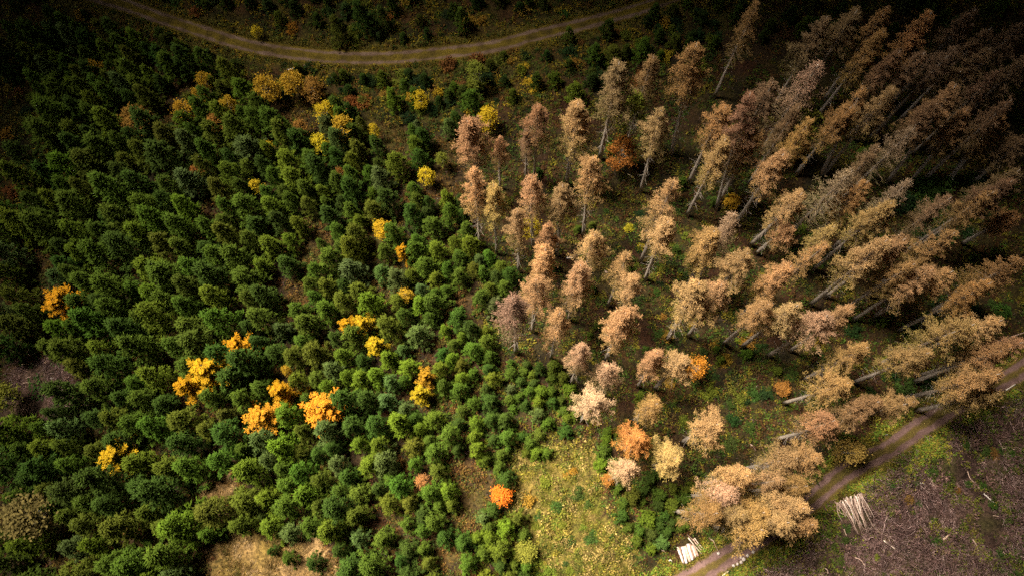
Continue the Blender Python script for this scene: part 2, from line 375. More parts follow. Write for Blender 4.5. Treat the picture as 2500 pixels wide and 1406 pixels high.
# ------------------------------------------------------------------ tree prototypes (own meshes, later copied)
def young_spruce(seed, H=7.0, R=1.75, den=1.0):
    r = np.random.default_rng(seed); tk, cr = MB(), MB()
    tk.tube([(0, 0, -.3), (0, 0, H * .5), (0, 0, H * .97)], [.09, .055, .012], 6)
    P, D, L, W = [], [], [], []
    z = 0.08 * H; az0 = r.random() * 6
    lop = 1 + 0.22 * np.sin(np.arange(8) * 1.7 + r.random() * 6)
    while z < H * .97:
        t = z / H; n = r.integers(5, 8); az0 += .55 + r.normal(0, .2)
        for k in range(n):
            az = az0 + k * 6.283 / n + r.normal(0, .20); Lb = (R * (1 - t ** 1.05) ** 1.02 * (.62 + .58 * r.random()) * lop[int(az * 1.27) % 8] + .12)
            d = np.array([math.cos(az), math.sin(az), 0]); a = -.20 + .80 * t + r.normal(0, .09); b = .30
            sd = np.array([-d[1], d[0], 0]); m = max(2, int(Lb / (.27 / den)))
            for s in np.linspace(.25, .92, m):
                p = d * Lb * s + np.array([0, 0, z + Lb * (a * s + b * s * s)])
                tan = unit(d + np.array([0, 0, a + 2 * b * s])); ll = .24 * (1 - s) * Lb + .20
                for sg in (-1, 1):
                    q = math.radians(50 + r.normal(0, 14)); P.append(p); D.append(tan * math.cos(q) + sg * sd * math.sin(q) + np.array([0, 0, .15 + .4 * r.random()])); L.append(ll * (.8 + .5 * r.random())); W.append(.055 + .03 * r.random())
                P.append(p); D.append(tan + np.array([0, 0, .5 + .6 * r.random()]) + sd * r.normal(0, .3)); L.append(.22 + .12 * r.random()); W.append(.065)
            tuft = d * Lb * .84 + np.array([0, 0, z + Lb * (a * .84 + b * .7)])       # the full, bushy end of a bough
            for _ in range(int(20 * den)):
                P.append(tuft + r.normal(0, .10, 3)); D.append(tan * 1.1 + r.normal(0, .42, 3) + np.array([0, 0, .35])); L.append(.28 + .22 * r.random()); W.append(.046 + .022 * r.random())
        z += .50 + .18 * r.random()
    for _ in range(14):
        P.append(np.array([0, 0, H * (.88 + .08 * r.random())])); D.append(np.array([r.normal(0, .5), r.normal(0, .5), .7])); L.append(.36); W.append(.06)
    P.append(np.array([0, 0, H * .95])); D.append(np.array([0, 0, 1.])); L.append(.45); W.append(.05)
    cr.spindles(np.array(P), np.array(D), np.array(L), np.array(W), r)
    return tk, cr

def dead_spruce(seed, H=24.0, R=1.9, zc=.42, keep=.9, tw=1.0):
    r = np.random.default_rng(seed); tk, lb, cr = MB(), MB(), MB()
    bx, by = r.normal(0, .10, 2); hs = np.linspace(0, 1, 9)
    bend = lambda s: np.array([bx * math.sin(3.1 * s), by * math.sin(3.1 * s), H * s])
    tk.tube([bend(s) - (np.array([0, 0, .4]) if s == 0 else 0) for s in hs], .26 * (1 - hs) ** .8 + .02, 9)
    for _ in range(52):                                                  # snapped stubs on the bare stem
        s = .20 + (zc - .17) * r.random(); az = r.random() * 6.28; d = np.array([math.cos(az), math.sin(az), r.normal(-.15, .2)]); l = .3 + 1.1 * r.random() ** 2
        p = bend(s); tk.tube([p, p + d * l], [.020, .008], 3, False)
    Ps, Ds, Ls, Ws = [], [], [], []; z = zc * H; az0 = r.random() * 6
    lop = 1 + .28 * np.sin(np.arange(8) * 1.3 + r.random() * 6)
    while z < H * .985:
        t = (z - zc * H) / (H * (1 - zc)); n = r.integers(4, 7); az0 += 1.1
        prof = min(1, (1 - t) * 1.55) ** .85 * (.62 + .38 * min(1, t * 3.5))
        for k in range(n):
            if r.random() > keep: continue
            az = az0 + k * 6.283 / n + r.normal(0, .3); Lb = R * prof * (.58 + .62 * r.random()) * lop[int(az * 1.27) % 8] + .18
            d = np.array([math.cos(az), math.sin(az), 0]); sd = np.array([-d[1], d[0], 0]); a = .10 + .55 * t * t + r.normal(0, .16); b = -.38 + .45 * t + r.normal(0, .08)
            o = bend(z / H); f = lambda s: o + d * Lb * s + np.array([0, 0, Lb * (a * s + b * s * s)])
            lb.tube([f(0), f(.5), f(.96)], [.032, .020, .008], 3, False)
            if r.random() < .07: continue
            nc = max(3, int(Lb * 3.6)); dn_ = .30 + .70 * min(1, t * 1.7)
            for c_ in range(nc):                                         # needle clumps strung along the bough
                sc = .28 + .72 * (c_ + r.random() * .8) / nc; sdv = r.normal(0, .20) * (1.15 - sc) * Lb
                if r.random() > dn_ + .25: continue
                m = max(6, int(26 * tw * dn_ * (.6 + .8 * r.random()))); q = o + d * Lb * sc + np.array([0, 0, Lb * (a * sc + b * sc * sc) - .12 * abs(sdv)]) + sd * sdv
                p = q + r.normal(0, 1, (m, 3)) * np.array([.13, .13, .09])
                D = d * .5 + sd * np.sign(sdv) * .3 + r.normal(0, .55, (m, 3)); D[:, 2] += -.35 + .75 * t
                Ps.append(p); Ds.append(D); Ls.append(.13 + .30 * r.random(m) ** 1.4); Ws.append(.018 + .026 * r.random(m))
        z += .36 + .30 * r.random()
    lb.tube([bend(zc), bend(.7), bend(.97)], [.015, .012, .008], 3, False)
    cr.spindles(np.concatenate(Ps), np.concatenate(Ds), np.concatenate(Ls), np.concatenate(Ws), r, mid=.35)
    return tk, lb, cr

def gold_larch(seed, H=8.0, R=2.5):
    r = np.random.default_rng(seed); tk, cr = MB(), MB()
    tk.tube([(0, 0, -.3), (.05, 0, H * .5), (0, .05, H * .96)], [.11, .06, .015], 6)
    P, D, L, W = [], [], [], []; z = .22 * H; az0 = r.random() * 6
    def clad(f, tan, ln, dens):
        for s in np.linspace(.12, 1, max(3, int(ln * dens))):
            for _ in range(5):
                P.append(f(s)); D.append(tan * .9 + r.normal(0, .50, 3)); L.append(.12 + .16 * r.random()); W.append(.034 + .024 * r.random())
    while z < .98 * H:
        t = z / H; n = r.integers(4, 6); az0 += 1.2
        for k in range(n):
            az = az0 + k * 6.283 / n + r.normal(0, .3); Lb = R * (1 - t) ** .55 * (.38 + .95 * r.random() ** 1.3) + .15
            d = np.array([math.cos(az), math.sin(az), 0]); sd = np.array([-d[1], d[0], 0]); a = -.10 + .5 * t; b = .18
            o = np.array([0, 0, z]); f = lambda s: o + d * Lb * s + np.array([0, 0, Lb * (a * s + b * s * s)])
            tk.tube([f(0), f(.5), f(.95)], [.03, .018, .006], 3, False)
            tan = unit(d + np.array([0, 0, a + b])); clad(f, tan, Lb, 8)
            for q in np.arange(.25, .9, .2):
                for sg in (-1, 1):
                    l2 = Lb * .30 * (1 - q * .6) * (.6 + .6 * r.random()); d2 = unit(tan * .65 + sg * sd * .75); p0 = f(q)
                    clad(lambda s, p0=p0, d2=d2, l2=l2: p0 + d2 * l2 * s, d2, l2, 7)
        z += .42 + .2 * r.random()
    cr.spindles(np.array(P), np.array(D), np.array(L), np.array(W), r)
    return tk, cr

def broadleaf(seed, H=7.0, R=1.5, clumps=46, per=34, leaf=.21, z0=.30, white=True):
    r = np.random.default_rng(seed); tk, cr = MB(), MB(); bx, by = r.normal(0, .25, 2)
    fz = lambda s: np.array([bx * s * s, by * s * s, H * s])
    tk.tube([fz(0) - np.array([0, 0, .3]), fz(.3), fz(.6), fz(.93)], [.09, .07, .045, .012], 6)
    Ps, Ns = [], []
    for _ in range(clumps):
        s = z0 + (1 - z0) * r.random() ** .8; q = (s - z0) / (1 - z0); rr = R * math.sin(math.pi * min(1, .18 + .80 * q)) ** .7 * (.35 + .65 * math.sqrt(r.random())); az = r.random() * 6.28
        c = fz(s) + np.array([math.cos(az) * rr, math.sin(az) * rr, r.normal(0, .15)])
        a = fz(max(.15, s - .15)); tk.tube([a, (a + c) / 2 + np.array([0, 0, .05]), c], [.022, .014, .006], 3, False)
        sg = .20 + .16 * r.random(); n = int(per * (.6 + .8 * r.random()))
        p = c + r.normal(0, 1, (n, 3)) * np.array([sg, sg, sg * .6]); Ps.append(p); Ns.append(np.array([0, 0, .7]) + r.normal(0, .6, (n, 3)))
    cr.leaves(np.concatenate(Ps), np.concatenate(Ns), leaf * .75, leaf * 1.2, r)
    return tk, cr

def shrub(seed, R=.9, H=1.1, clumps=26, per=22, leaf=.17):
    r = np.random.default_rng(seed); tk, cr = MB(), MB(); Ps, Ns = [], []
    for _ in range(clumps):
        az = r.random() * 6.28; q = math.sqrt(r.random()); c = np.array([math.cos(az) * q * R, math.sin(az) * q * R, H * (1 - .75 * q * q) * (.55 + .45 * r.random())])
        tk.tube([(0, 0, -.1), c * np.array([.5, .5, .6]), c], [.02, .014, .006], 3, False)
        n = int(per * (.6 + .8 * r.random())); p = c + r.normal(0, 1, (n, 3)) * np.array([.19, .19, .12]); Ps.append(p); Ns.append(np.array([0, 0, .8]) + r.normal(0, .55, (n, 3)))
    cr.leaves(np.concatenate(Ps), np.concatenate(Ns), leaf * .75, leaf * 1.2, r)
    return tk, cr

PROTO = []
def proto(kind, names, mbs, mats):
    out = []
    for nm, mb, mt in zip(names, mbs, mats):
        o = bpy.data.objects.new(nm, mb.mesh(kind + '_' + nm, mt)); out.append((nm, o)); PROTO.append(o)
    return out
SPR = [proto('young_spruce', ('trunk', 'crown'), young_spruce(100 + i, 7.0, (1.75, 1.6, 1.95)[i % 3]), (M_DARKBARK, M_NEEDLE)) for i in range(9)]
SAP = [proto('spruce_sapling', ('trunk', 'crown'), young_spruce(200 + i, 3.2, 1.05, 1.15), (M_DARKBARK, M_NEEDLE)) for i in range(5)]
DEAD = [proto('dead_spruce', ('trunk', 'limbs', 'crown'), dead_spruce(300 + i, 24.0, (1.9, 2.05, 1.75)[i % 3], (.50, .43, .56, .47, .53)[i % 5], (.90, .78, .95, .70)[i % 4], (1.0, .8, 1.1, .65, .9)[i % 5]), (M_BARK, M_LIMB, M_DEADNEEDLE)) for i in range(12)]
BARE = [proto('dead_spruce', ('trunk', 'limbs', 'crown'), dead_spruce(350 + i, 24.0, 2.0, .36, .9, .35), (M_BARK, M_LIMB, M_DEADNEEDLE)) for i in range(2)]
LAR = [proto('golden_larch', ('trunk', 'crown'), gold_larch(400 + i), (M_DARKBARK, M_GOLD)) for i in range(5)]
BIR = [proto('birch_tree', ('trunk', 'crown'), broadleaf(500 + i), (M_BIRCH, M_LEAF)) for i in range(5)]
SHR = [proto('shrub', ('stems', 'leaves'), shrub(600 + i), (M_DARKBARK, M_LEAF)) for i in range(6)]

# ------------------------------------------------------------------ dead spruces: (tip px, foot px or None, width, tone)
DT = [
 (1512,148,1464,389,1.25,'b'),(1589,127,0,0,1.0,'g'),(1702,102,1638,379,1.15,'r'),(1852,5,1743,240,1.0,'r'),(1313,258,1304,440,.95,'p'),(1285,317,1284,437,.7,'b'),
 (1412,249,1383,450,1.2,'p'),(1615,268,1563,469,1.05,'p'),(1220,336,1222,461,.75,'p'),(1449,382,1424,579,1.0,'t'),(1149,294,0,0,1.25,'p'),(1157,415,1173,602,1.0,'p'),
 (1205,450,1214,622,.85,'t'),(1299,432,1302,610,.95,'p'),(1374,452,1360,625,1.0,'p'),(1647,442,1563,641,1.0,'t'),(1773,260,1681,449,1.1,'r'),(1773,336,1676,528,1.1,'p'),
 (1834,222,1748,513,1.1,'b'),(1895,195,0,0,1.0,'b'),(2001,150,0,0,1.35,'d'),(2097,20,0,0,1.35,'b'),(2141,78,0,0,1.0,'r'),(2172,20,0,0,1.0,'r'),(2267,32,0,0,1.1,'r'),
 (2254,121,0,0,1.0,'b'),(2194,119,0,0,1.0,'b'),(2083,186,2001,433,1.0,'r'),(2192,218,0,0,1.0,'p'),(2411,65,0,0,.9,'b'),(2411,119,0,0,1.0,'b'),(2496,58,0,0,1.0,'b'),
 (2441,174,0,0,.8,'b'),(2336,195,2162,450,1.0,'p'),(2363,263,2221,447,1.0,'p'),(2441,249,2308,450,1.15,'r'),(2080,259,1940,430,1.1,'r'),(1865,314,0,0,1.1,'r'),(1916,379,0,0,1.2,'p'),
 (2233,307,0,0,1.05,'d'),(2066,423,0,0,1.1,'d'),(2134,450,0,0,.9,'r'),(2216,447,0,0,1.0,'d'),(2496,341,2366,454,1.0,'b'),(2425,468,0,0,.95,'t'),(1960,470,1830,600,1.05,'p'),(2469,444,0,0,.9,'b'),
 (1263,515,1266,666,.95,'t'),(1335,537,0,0,.7,'p'),(1451,562,0,0,1.0,'t'),(1633,538,1574,685,1.05,'p'),(1533,619,1483,748,.85,'p'),(1555,672,0,0,.9,'p'),(1325,605,0,0,1.1,'p'),
 (1418,646,1389,782,1.0,'p'),(1309,682,1301,811,1.05,'p'),(1251,726,1261,863,1.2,'k'),(1367,760,1345,875,1.0,'p'),(1528,762,1478,881,1.1,'p'),(1422,844,1395,936,.9,'k'),
 (1708,689,1628,830,1.25,'p'),(1763,692,1678,822,1.0,'p'),(1606,859,1556,945,.9,'p'),(1500,892,0,0,.95,'k'),(1674,873,0,0,1.0,'p'),(1794,520,1705,685,1.05,'d'),(1745,562,1673,707,1.15,'t'),
 (1825,620,0,0,1.05,'p'),(2039,552,1930,665,1.05,'t'),(1936,566,1845,620,1.0,'p'),(2179,494,1984,660,1.05,'t'),(2339,579,0,0,1.05,'t'),(2213,581,2012,726,1.15,'p'),(2169,583,1976,745,1.1,'p'),
 (2472,537,2343,598,1.0,'r'),(2493,631,2264,765,1.2,'r'),(2278,658,2080,783,1.1,'p'),(2329,661,2131,774,1.05,'p'),(1933,648,1802,777,1.1,'p'),(1878,740,1765,840,.95,'t'),(1950,743,1810,847,1.05,'p'),
 (2022,767,1872,870,1.1,'k'),(2080,750,1926,858,.9,'p'),(2121,846,1960,928,1.0,'t'),(2271,859,2080,934,1.1,'t'),(2380,791,0,0,1.2,'t'),(2445,774,0,0,1.0,'p'),(2469,849,2227,933,1.1,'p'),
 (2073,933,1911,984,1.05,'t'),(2445,900,0,0,1.15,'t'),(2459,747,2314,721,.8,'r'),(1454,974,1420,1027,1.05,'k'),(1606,984,1546,1028,.95,'y'),(1753,1035,1664,1081,1.15,'p'),(1562,1066,1524,1102,1.05,'o'),
 (1541,1140,1496,1168,1.05,'k'),(1650,1117,1592,1136,1.05,'t'),(1787,1209,1683,1211,1.15,'k'),(1827,1160,1715,1180,1.1,'t'),(1947,1117,1814,1145,1.15,'p'),(2012,1117,0,0,1.0,'t'),
 (2039,1025,1895,1071,1.05,'p'),(2151,977,0,0,1.05,'t'),(2223,977,0,0,.9,'t'),(2438,960,2233,1002,1.15,'t'),(1745,1248,0,0,1.05,'y'),(1970,1233,0,0,1.15,'p'),(2001,1290,0,0,1.1,'r'),(1868,1250,1760,1267,1.15,'y'),
 (1866,1296,0,0,1.2,'y'),(1932,1272,0,0,1.05,'t'),(1905,1178,0,0,.95,'p'),(1815,1258,0,0,1.0,'t'),(1975,1185,0,0,.9,'r'),(2020,40,0,0,1.0,'b'),(2330,110,0,0,1.0,'b'),(2480,250,0,0,1.0,'b'),(2500,420,0,0,1.0,'b'),(2300,250,0,0,1.0,'b'),(1960,250,0,0,1.0,'b'),
 (2380,20,0,0,1.0,'b'),(2240,640,0,0,.9,'p'),(2430,690,0,0,.95,'r'),(2010,590,0,0,.8,'t'),(2505,150,0,0,1.0,'b'),(2330,480,0,0,.9,'b'),(2495,830,0,0,1.0,'p'),(1990,300,0,0,.9,'r'),(2150,360,0,0,.9,'b'),
]
TONE = {'p': (.41, .262, .120), 't': (.39, .268, .108), 'b': (.24, .160, .085), 'r': (.36, .220, .085), 'g': (.30, .21, .085), 'd': (.31, .235, .145), 'k': (.44, .292, .175), 'y': (.37, .245, .085), 'o': (.52, .25, .07)}
TONEW = {'p': 'pinkish tan', 't': 'straw brown', 'b': 'dull brown', 'r': 'rusty brown', 'g': 'olive brown', 'd': 'greyish', 'k': 'pale pink-grey', 'y': 'yellowish', 'o': 'orange rust'}
ITEMS = []                                           # (object, kind, crown pixel, adjective) waiting for a label
dead_xy = []
for i, (ax, ay, bx, by, w, tone) in enumerate(DT):
    if bx:
        b = at_height([(bx, by)])[0]; hs = np.arange(15, 31, .25)
        q = to_px(np.c_[np.full(len(hs), b[0]), np.full(len(hs), b[1]), hs]); e = np.hypot(q[:, 0] - ax, q[:, 1] - ay); h = hs[e.argmin()]
        tip = at_height([(ax, ay)], h)[0]; lx, ly = (tip - b) / h
        lx, ly = np.clip([lx, ly], -.10, .10)
    else:
        h = 22.5 + 2.5 * rng.random(); b = at_height([(ax, ay)], h)[0]; lx, ly = rng.normal(0, .012, 2)
    if np.hypot(b[0], b[1]) > 140: continue
    P = BARE[i % 2] if tone == 'd' else DEAD[i % len(DEAD)]
    s = h / 24.0; ws = w * (.94 + .12 * rng.random())
    j = (1 + rng.normal(0, .04, 3)) * (1 + rng.normal(0, .12)); c = np.array(TONE[tone]) * j
    rz = rng.random() * 6.28
    o = place('dead_spruce', P, (b[0], b[1], hgt(b[0], b[1])), (ws, ws, s), 0, {'crown': c, 'trunk': (1, .97, .95), 'limbs': (1, .9, .85)}, 'dead spruce', 'dead brown spruces')
    o.rotation_euler = (Matrix.Rotation(math.atan(lx), 3, 'Y') @ Matrix.Rotation(-math.atan(ly), 3, 'X') @ Matrix.Rotation(rz, 3, 'Z')).to_euler()
    dead_xy.append(b); ITEMS.append((o, 'dead spruce', (ax, ay), TONEW[tone]))
dead_xy = np.array(dead_xy)

# ------------------------------------------------------------------ golden larches, birches, single bushes
GOLD = {'g': (.66, .36, .016), 'o': (.70, .32, .025), 'd': (.75, .19, .02), 'y': (.58, .42, .02), 'l': (.30, .28, .03), 'b': (.30, .15, .03), 'r': (.32, .15, .05), 'n': (.46, .285, .022), 'u': (.42, .16, .035), 'z': (.34, .225, .06), 'v': (.62, .25, .03), 'w': (.17, .125, .045), 'q': (.18, .20, .025)}
GT = [  # kind, px, py, height, crown width in px, tone, label
 ('L',160,742,8.5,88,'g','golden larch with ragged arms beside the dark gap at the wood edge'),
 ('L',285,1113,7,76,'y','lemon yellow larch alone between green spruces, above the pale brush patch'),
 ('L',512,900,9,104,'g','largest golden larch of the row of three, in its middle'),
 ('L',585,848,8,72,'g','orange-topped larch at the upper end of the golden row of three'),
 ('L',462,945,8,66,'g','yellow larch at the lower end of the golden row of three'),
 ('L',690,958,8,66,'g','upright golden larch just above the low spreading orange larch'),
 ('L',642,1018,8,88,'o','low spreading orange larch beneath the upright golden one'),
 ('L',790,1000,8.5,100,'o','biggest round orange larch, standing alone among green spruces'),
 ('L',850,795,7,52,'g','golden larch, western half of the touching yellow pair'),
 ('L',888,790,7,54,'y','lemon larch, eastern half of the touching yellow pair'),
 ('L',920,845,7,58,'y','yellow larch just below the touching yellow pair'),
 ('L',1040,922,6.5,54,'n','amber larch on the upper side of the pair by the small clearing'),
 ('L',1028,962,6.5,52,'y','bright yellow larch on the lower side of the pair by the small clearing'),
 ('B',1222,1212,4.5,48,'d','small vivid orange broadleaf beside the brown bracken patch'),
 ('L',985,617,6,40,'g','slim spiky golden larch near the brown lane'),
 ('B',990,720,5,36,'n','thin amber birch between spruces below the slim golden larch'),
 ('B',933,558,5,42,'y','round yellow birch at the bend of the brown lane'),
 ('B',1190,288,6,46,'y','yellow birch behind the first wide dead spruce'),
 ('B',1168,182,7,50,'q','tall greenish yellow birch just below the curved forest road'),
 ('B',1025,243,5,36,'y','bright little birch alone on the brambly slope'),
 ('B',1042,433,5,38,'y','yellow birch at the edge of the dark spruces near the dead stand'),
 ('B',790,275,6,44,'y','yellow birch with a bare white stem showing'),
 ('B',838,318,7,54,'n','amber birch, biggest of the upper slope birches'),
 ('B',778,357,5,44,'y','round lemon birch below the white-stemmed birch'),
 ('B',652,215,7,52,'n','amber birch at the western end of the roadside trio'),
 ('B',716,203,7,54,'n','yellowish birch in the middle of the roadside trio'),
 ('B',762,222,6,50,'b','half bare brown birch at the eastern end of the roadside trio'),
 ('B',735,318,5,38,'b','rusty small birch in brown bracken under the roadside trio'),
 ('B',630,455,5,30,'y','narrow yellow birch near the grassy lane top'),
 ('B',452,272,6,44,'n','amber birch in shade beside the upper grassy lane'),
 ('B',505,200,6,34,'n','small dim amber birch below the road bend'),
 ('B',555,262,6,38,'n','round dim yellow birch right above the grassy lane'),
 ('B',530,305,5,40,'b','brownish birch at the head of the grassy lane'),
 ('B',335,302,6,62,'b','wide brown broadleaf crown among shaded spruces'),
 ('B',488,236,5,30,'n','tiny amber birch in the shaded upper corner of the spruces'),
 ('B',12,968,7,56,'q','yellow-green broadleaf cut by the picture edge above the brash opening'),
 ('B',235,165,5,26,'n','dim yellow birch in the darkest upper spruces'),
 ('B',655,362,4,24,'y','tiny yellow birch poking from spruces below the birch trio'),
 ('B',480,418,4,26,'u','little orange broadleaf beside the grassy lane'),
 ('B',832,425,4,22,'b','tiny rust broadleaf amid middle spruces'),
 ('B',1080,390,5,30,'q','greenish yellow birch left of the first wide dead spruce'),
 ('B',915,322,5,24,'y','small yellow birch behind a lone bright spruce'),
 ('B',1283,1347,4,50,'q','yellow-green broadleaf bush tree at the lower meadow edge'),
 ('B',1035,1175,3.5,36,'r','reddish brown small broadleaf between round spruces'),
 ('B',1702,897,10,44,'v','amber orange leafed broadleaf behind a pale dead spruce'),
 ('B',1484,1172,4,30,'u','red-orange broadleaf bush at the foot of a pale dead spruce'),
 ('B',1300,560,9,42,'y','yellow leafed broadleaf squeezed between two dead trunks'),
 ('B',1788,492,3,36,'n','low amber bush under the dead stand'),
 ('B',1545,300,17,60,'q','tall broadleaf with green crown top among dead spruces'),
 ('B',1520,372,10,64,'u','muted orange broadleaf beneath the tall green-topped one'),
 ('B',1950,318,15,70,'q','tall yellow-green broadleaf amid brown dead spruces'),
 ('B',1912,945,2.5,34,'b','amber bush on the open floor above the lower road'),
 ('B',70,1262,9,92,'w','wide dull brown larch crown at the lower picture edge'),
 ('B',625,76,3,24,'y','yellow bush above the curved road'),
 ('B',790,358,3,20,'y','yellow sprig bush among spruces'),
 ('B',700,905,4,22,'n','tiny amber birch tip between spruces above the round orange larch'),
 ('B',1000,240,3,20,'n','little amber bush on the slope'),
 ('B',2072,1103,9,56,'z','dull golden broadleaf leaning over the gravel road'),
]
for i, (k, px, py, h, w, tone, lab) in enumerate(GT):
    b = at_height([(px, py)], .62 * h)[0]; d = np.linalg.norm(np.array([b[0], b[1], CAMH - .62 * h])); sc = FPX / d
    wm = w / sc
    if k == 'L': P, s0, h0, kind, cat = LAR[i % 5], 4.6, 8.0, 'golden_larch', 'larch'
    else: P, s0, h0, kind, cat = BIR[i % 5], 3.1, 7.0, ('broadleaf_tree' if h > 5.9 else 'young_broadleaf'), 'broadleaf tree'
    c = np.array(GOLD[tone]) * (1 + rng.normal(0, .04, 3)); ws = wm / s0 * (1.2 if k == 'L' else 1.0)
    o = place(kind, P, (b[0], b[1], hgt(b[0], b[1])), (ws, ws, h / h0), rng.random() * 6.28, {'crown': c, 'trunk': (1, 1, 1)}, cat, 'autumn coloured trees')
    o['label'] = lab

# ------------------------------------------------------------------ green young spruces and saplings
xs = []
def spr_ok(px):
    ok = in_poly(px, SPRUCE)
    for g in GAPS:
        for ox, oy in ((0, 0), (11, 0), (-11, 0), (0, 14)): ok &= ~in_poly(px + np.array([ox, oy]), g)
    return ok
cand = np.c_[rng.uniform(-105, 40, 30000), rng.uniform(-30, 95, 30000)]
foot = to_px(np.c_[cand, np.full(len(cand), 1.5)])
okm = spr_ok(foot); 
gold_xy = np.array([at_height([(g[1], g[2])], .4 * g[3])[0] for g in GT]); gold_r = np.array([2.2 if g[0] == 'L' else 1.6 for g in GT])
pts, rad = [], []
MANUAL = [(875, 20, 8.5, 1.2), (817, 55, 7, 1.0), (930, 30, 6, .8), (1125, 35, 6, .9), (955, 228, 6, .95), (985, 205, 5, .8), (1010, 225, 5, .8), (850, 262, 5, .8), (1150, 232, 6, 1.1), (914, 345, 6.5, .95), (1012, 345, 6, 1.0), (1028, 325, 6, 1.0), (1110, 285, 5.5, 1.0),
          (1500, 125, 5, 1.2), (1575, 105, 5, 1.1), (1405, 215, 5, 1.1), (1390, 75, 4, .7), (765, 655, 6.5, 1.0), (762, 720, 6, .9), (1020, 380, 6, 1.05), (1095, 300, 5, .9), (930, 182, 4, .7), (1455, 120, 5, 1.0), (780, 590, 4, .6), (150, 1085, 7.5, 1.15), (100, 1040, 7, 1.1), (640, 1260, 4, .6), (700, 1365, 4, .7), (660, 1345, 3, .5), (760, 1375, 4, .75)]
for (px, py, h, w) in MANUAL:
    b = at_height([(px, py)], h * .8)[0]; pts.append(b); rad.append((w * 1.7, h, True))
order = np.argsort(-okm.astype(int) + 0 * rng.random(len(okm)), kind='stable')
PT = np.zeros((0, 2)); PR = np.zeros(0)
PT = np.array(pts); PR = np.array([r_[0] for r_ in rad])
for i in np.nonzero(okm)[0]:
    p = cand[i]; fx, fy = foot[i]
    base = 2.62 - 1.10 * np.clip((fx - 480) / 720, 0, 1) - .75 * np.clip((420 - fy) / 260, 0, 1)
    r_ = base * (.70 + .50 * rng.random())
    d = np.hypot(PT[:, 0] - p[0], PT[:, 1] - p[1])
    if (d < .55 * (PR + r_)).any(): continue
    if (np.hypot(gold_xy[:, 0] - p[0], gold_xy[:, 1] - p[1]) < gold_r).any(): continue
    if (np.hypot(dead_xy[:, 0] - p[0], dead_xy[:, 1] - p[1]) < 1.0).any(): continue
    PT = np.vstack([PT, p]); PR = np.r_[PR, r_]; rad.append((r_, r_ * (3.0 + 1.1 * rng.random()), False))
GREENS = [((.066, .112, .009), 'mid green'), ((.044, .082, .009), 'dark green'), ((.100, .148, .007), 'bright yellow-green'), ((.078, .122, .030), 'blue-green'), ((.084, .110, .010), 'olive green')]
def green(): 
    k = rng.choice(5, p=[.36, .22, .18, .08, .16]); c = np.array(GREENS[k][0]) * (1 + rng.normal(0, .07, 3)); return np.clip(c, .01, 1), GREENS[k][1]
tipz = np.array([q[1] for q in rad]); tips = to_px(np.c_[PT, tipz]); mids = to_px(np.c_[PT, tipz * .6])
seen = (mids[:, 0] > -15) & (mids[:, 0] < 2515) & (mids[:, 1] > -15) & (mids[:, 1] < 1420)
idx = np.nonzero(seen)[0]; big = idx[np.argsort(-PR[idx] * np.where(mids[idx, 1] < 330, .8, 1))]
single, rest = big[:300], big[300:]
for i in single:
    c, w = green(); h = rad[i][1]; R = PR[i]; P = SPR[rng.integers(len(SPR))]; s = R / 1.75
    o = place('young_spruce', P, (PT[i, 0], PT[i, 1], hgt(PT[i, 0], PT[i, 1])), (s, s, h / 7.0), rng.random() * 6.28, {'crown': c, 'trunk': (1, 1, 1)}, 'young spruce', 'green young spruces of the plantation', tuple(rng.normal(0, .02, 2)))
    ITEMS.append((o, 'spruce', tuple(mids[i]), w))

if len(rest):                                       # the smaller ones past three hundred: one stand
    mb = MB(); arr = [(np.array([v.co[:] for v in P[1][1].data.vertices]), np.array([f.vertices[:] for f in P[1][1].data.polygons])) for P in SPR[:4]]
    for i in rest:
        V, F = arr[rng.integers(4)]; a = rng.random() * 6.28; s = PR[i] / 1.75; h = rad[i][1]; ca, sa = math.cos(a), math.sin(a)
        W = np.c_[(V[:, 0] * ca - V[:, 1] * sa) * s + PT[i, 0], (V[:, 0] * sa + V[:, 1] * ca) * s + PT[i, 1], V[:, 2] * h / 7.0 + hgt(PT[i, 0], PT[i, 1])]
        mb.add(W, F, np.repeat(green()[0][None], len(W), 0))
    o = link('young_spruce_thicket', mb.mesh('young_spruce_thicket', M_STUFF)); tag(o, 'smaller shaded green spruces filling in between the larger ones', kind='stuff')

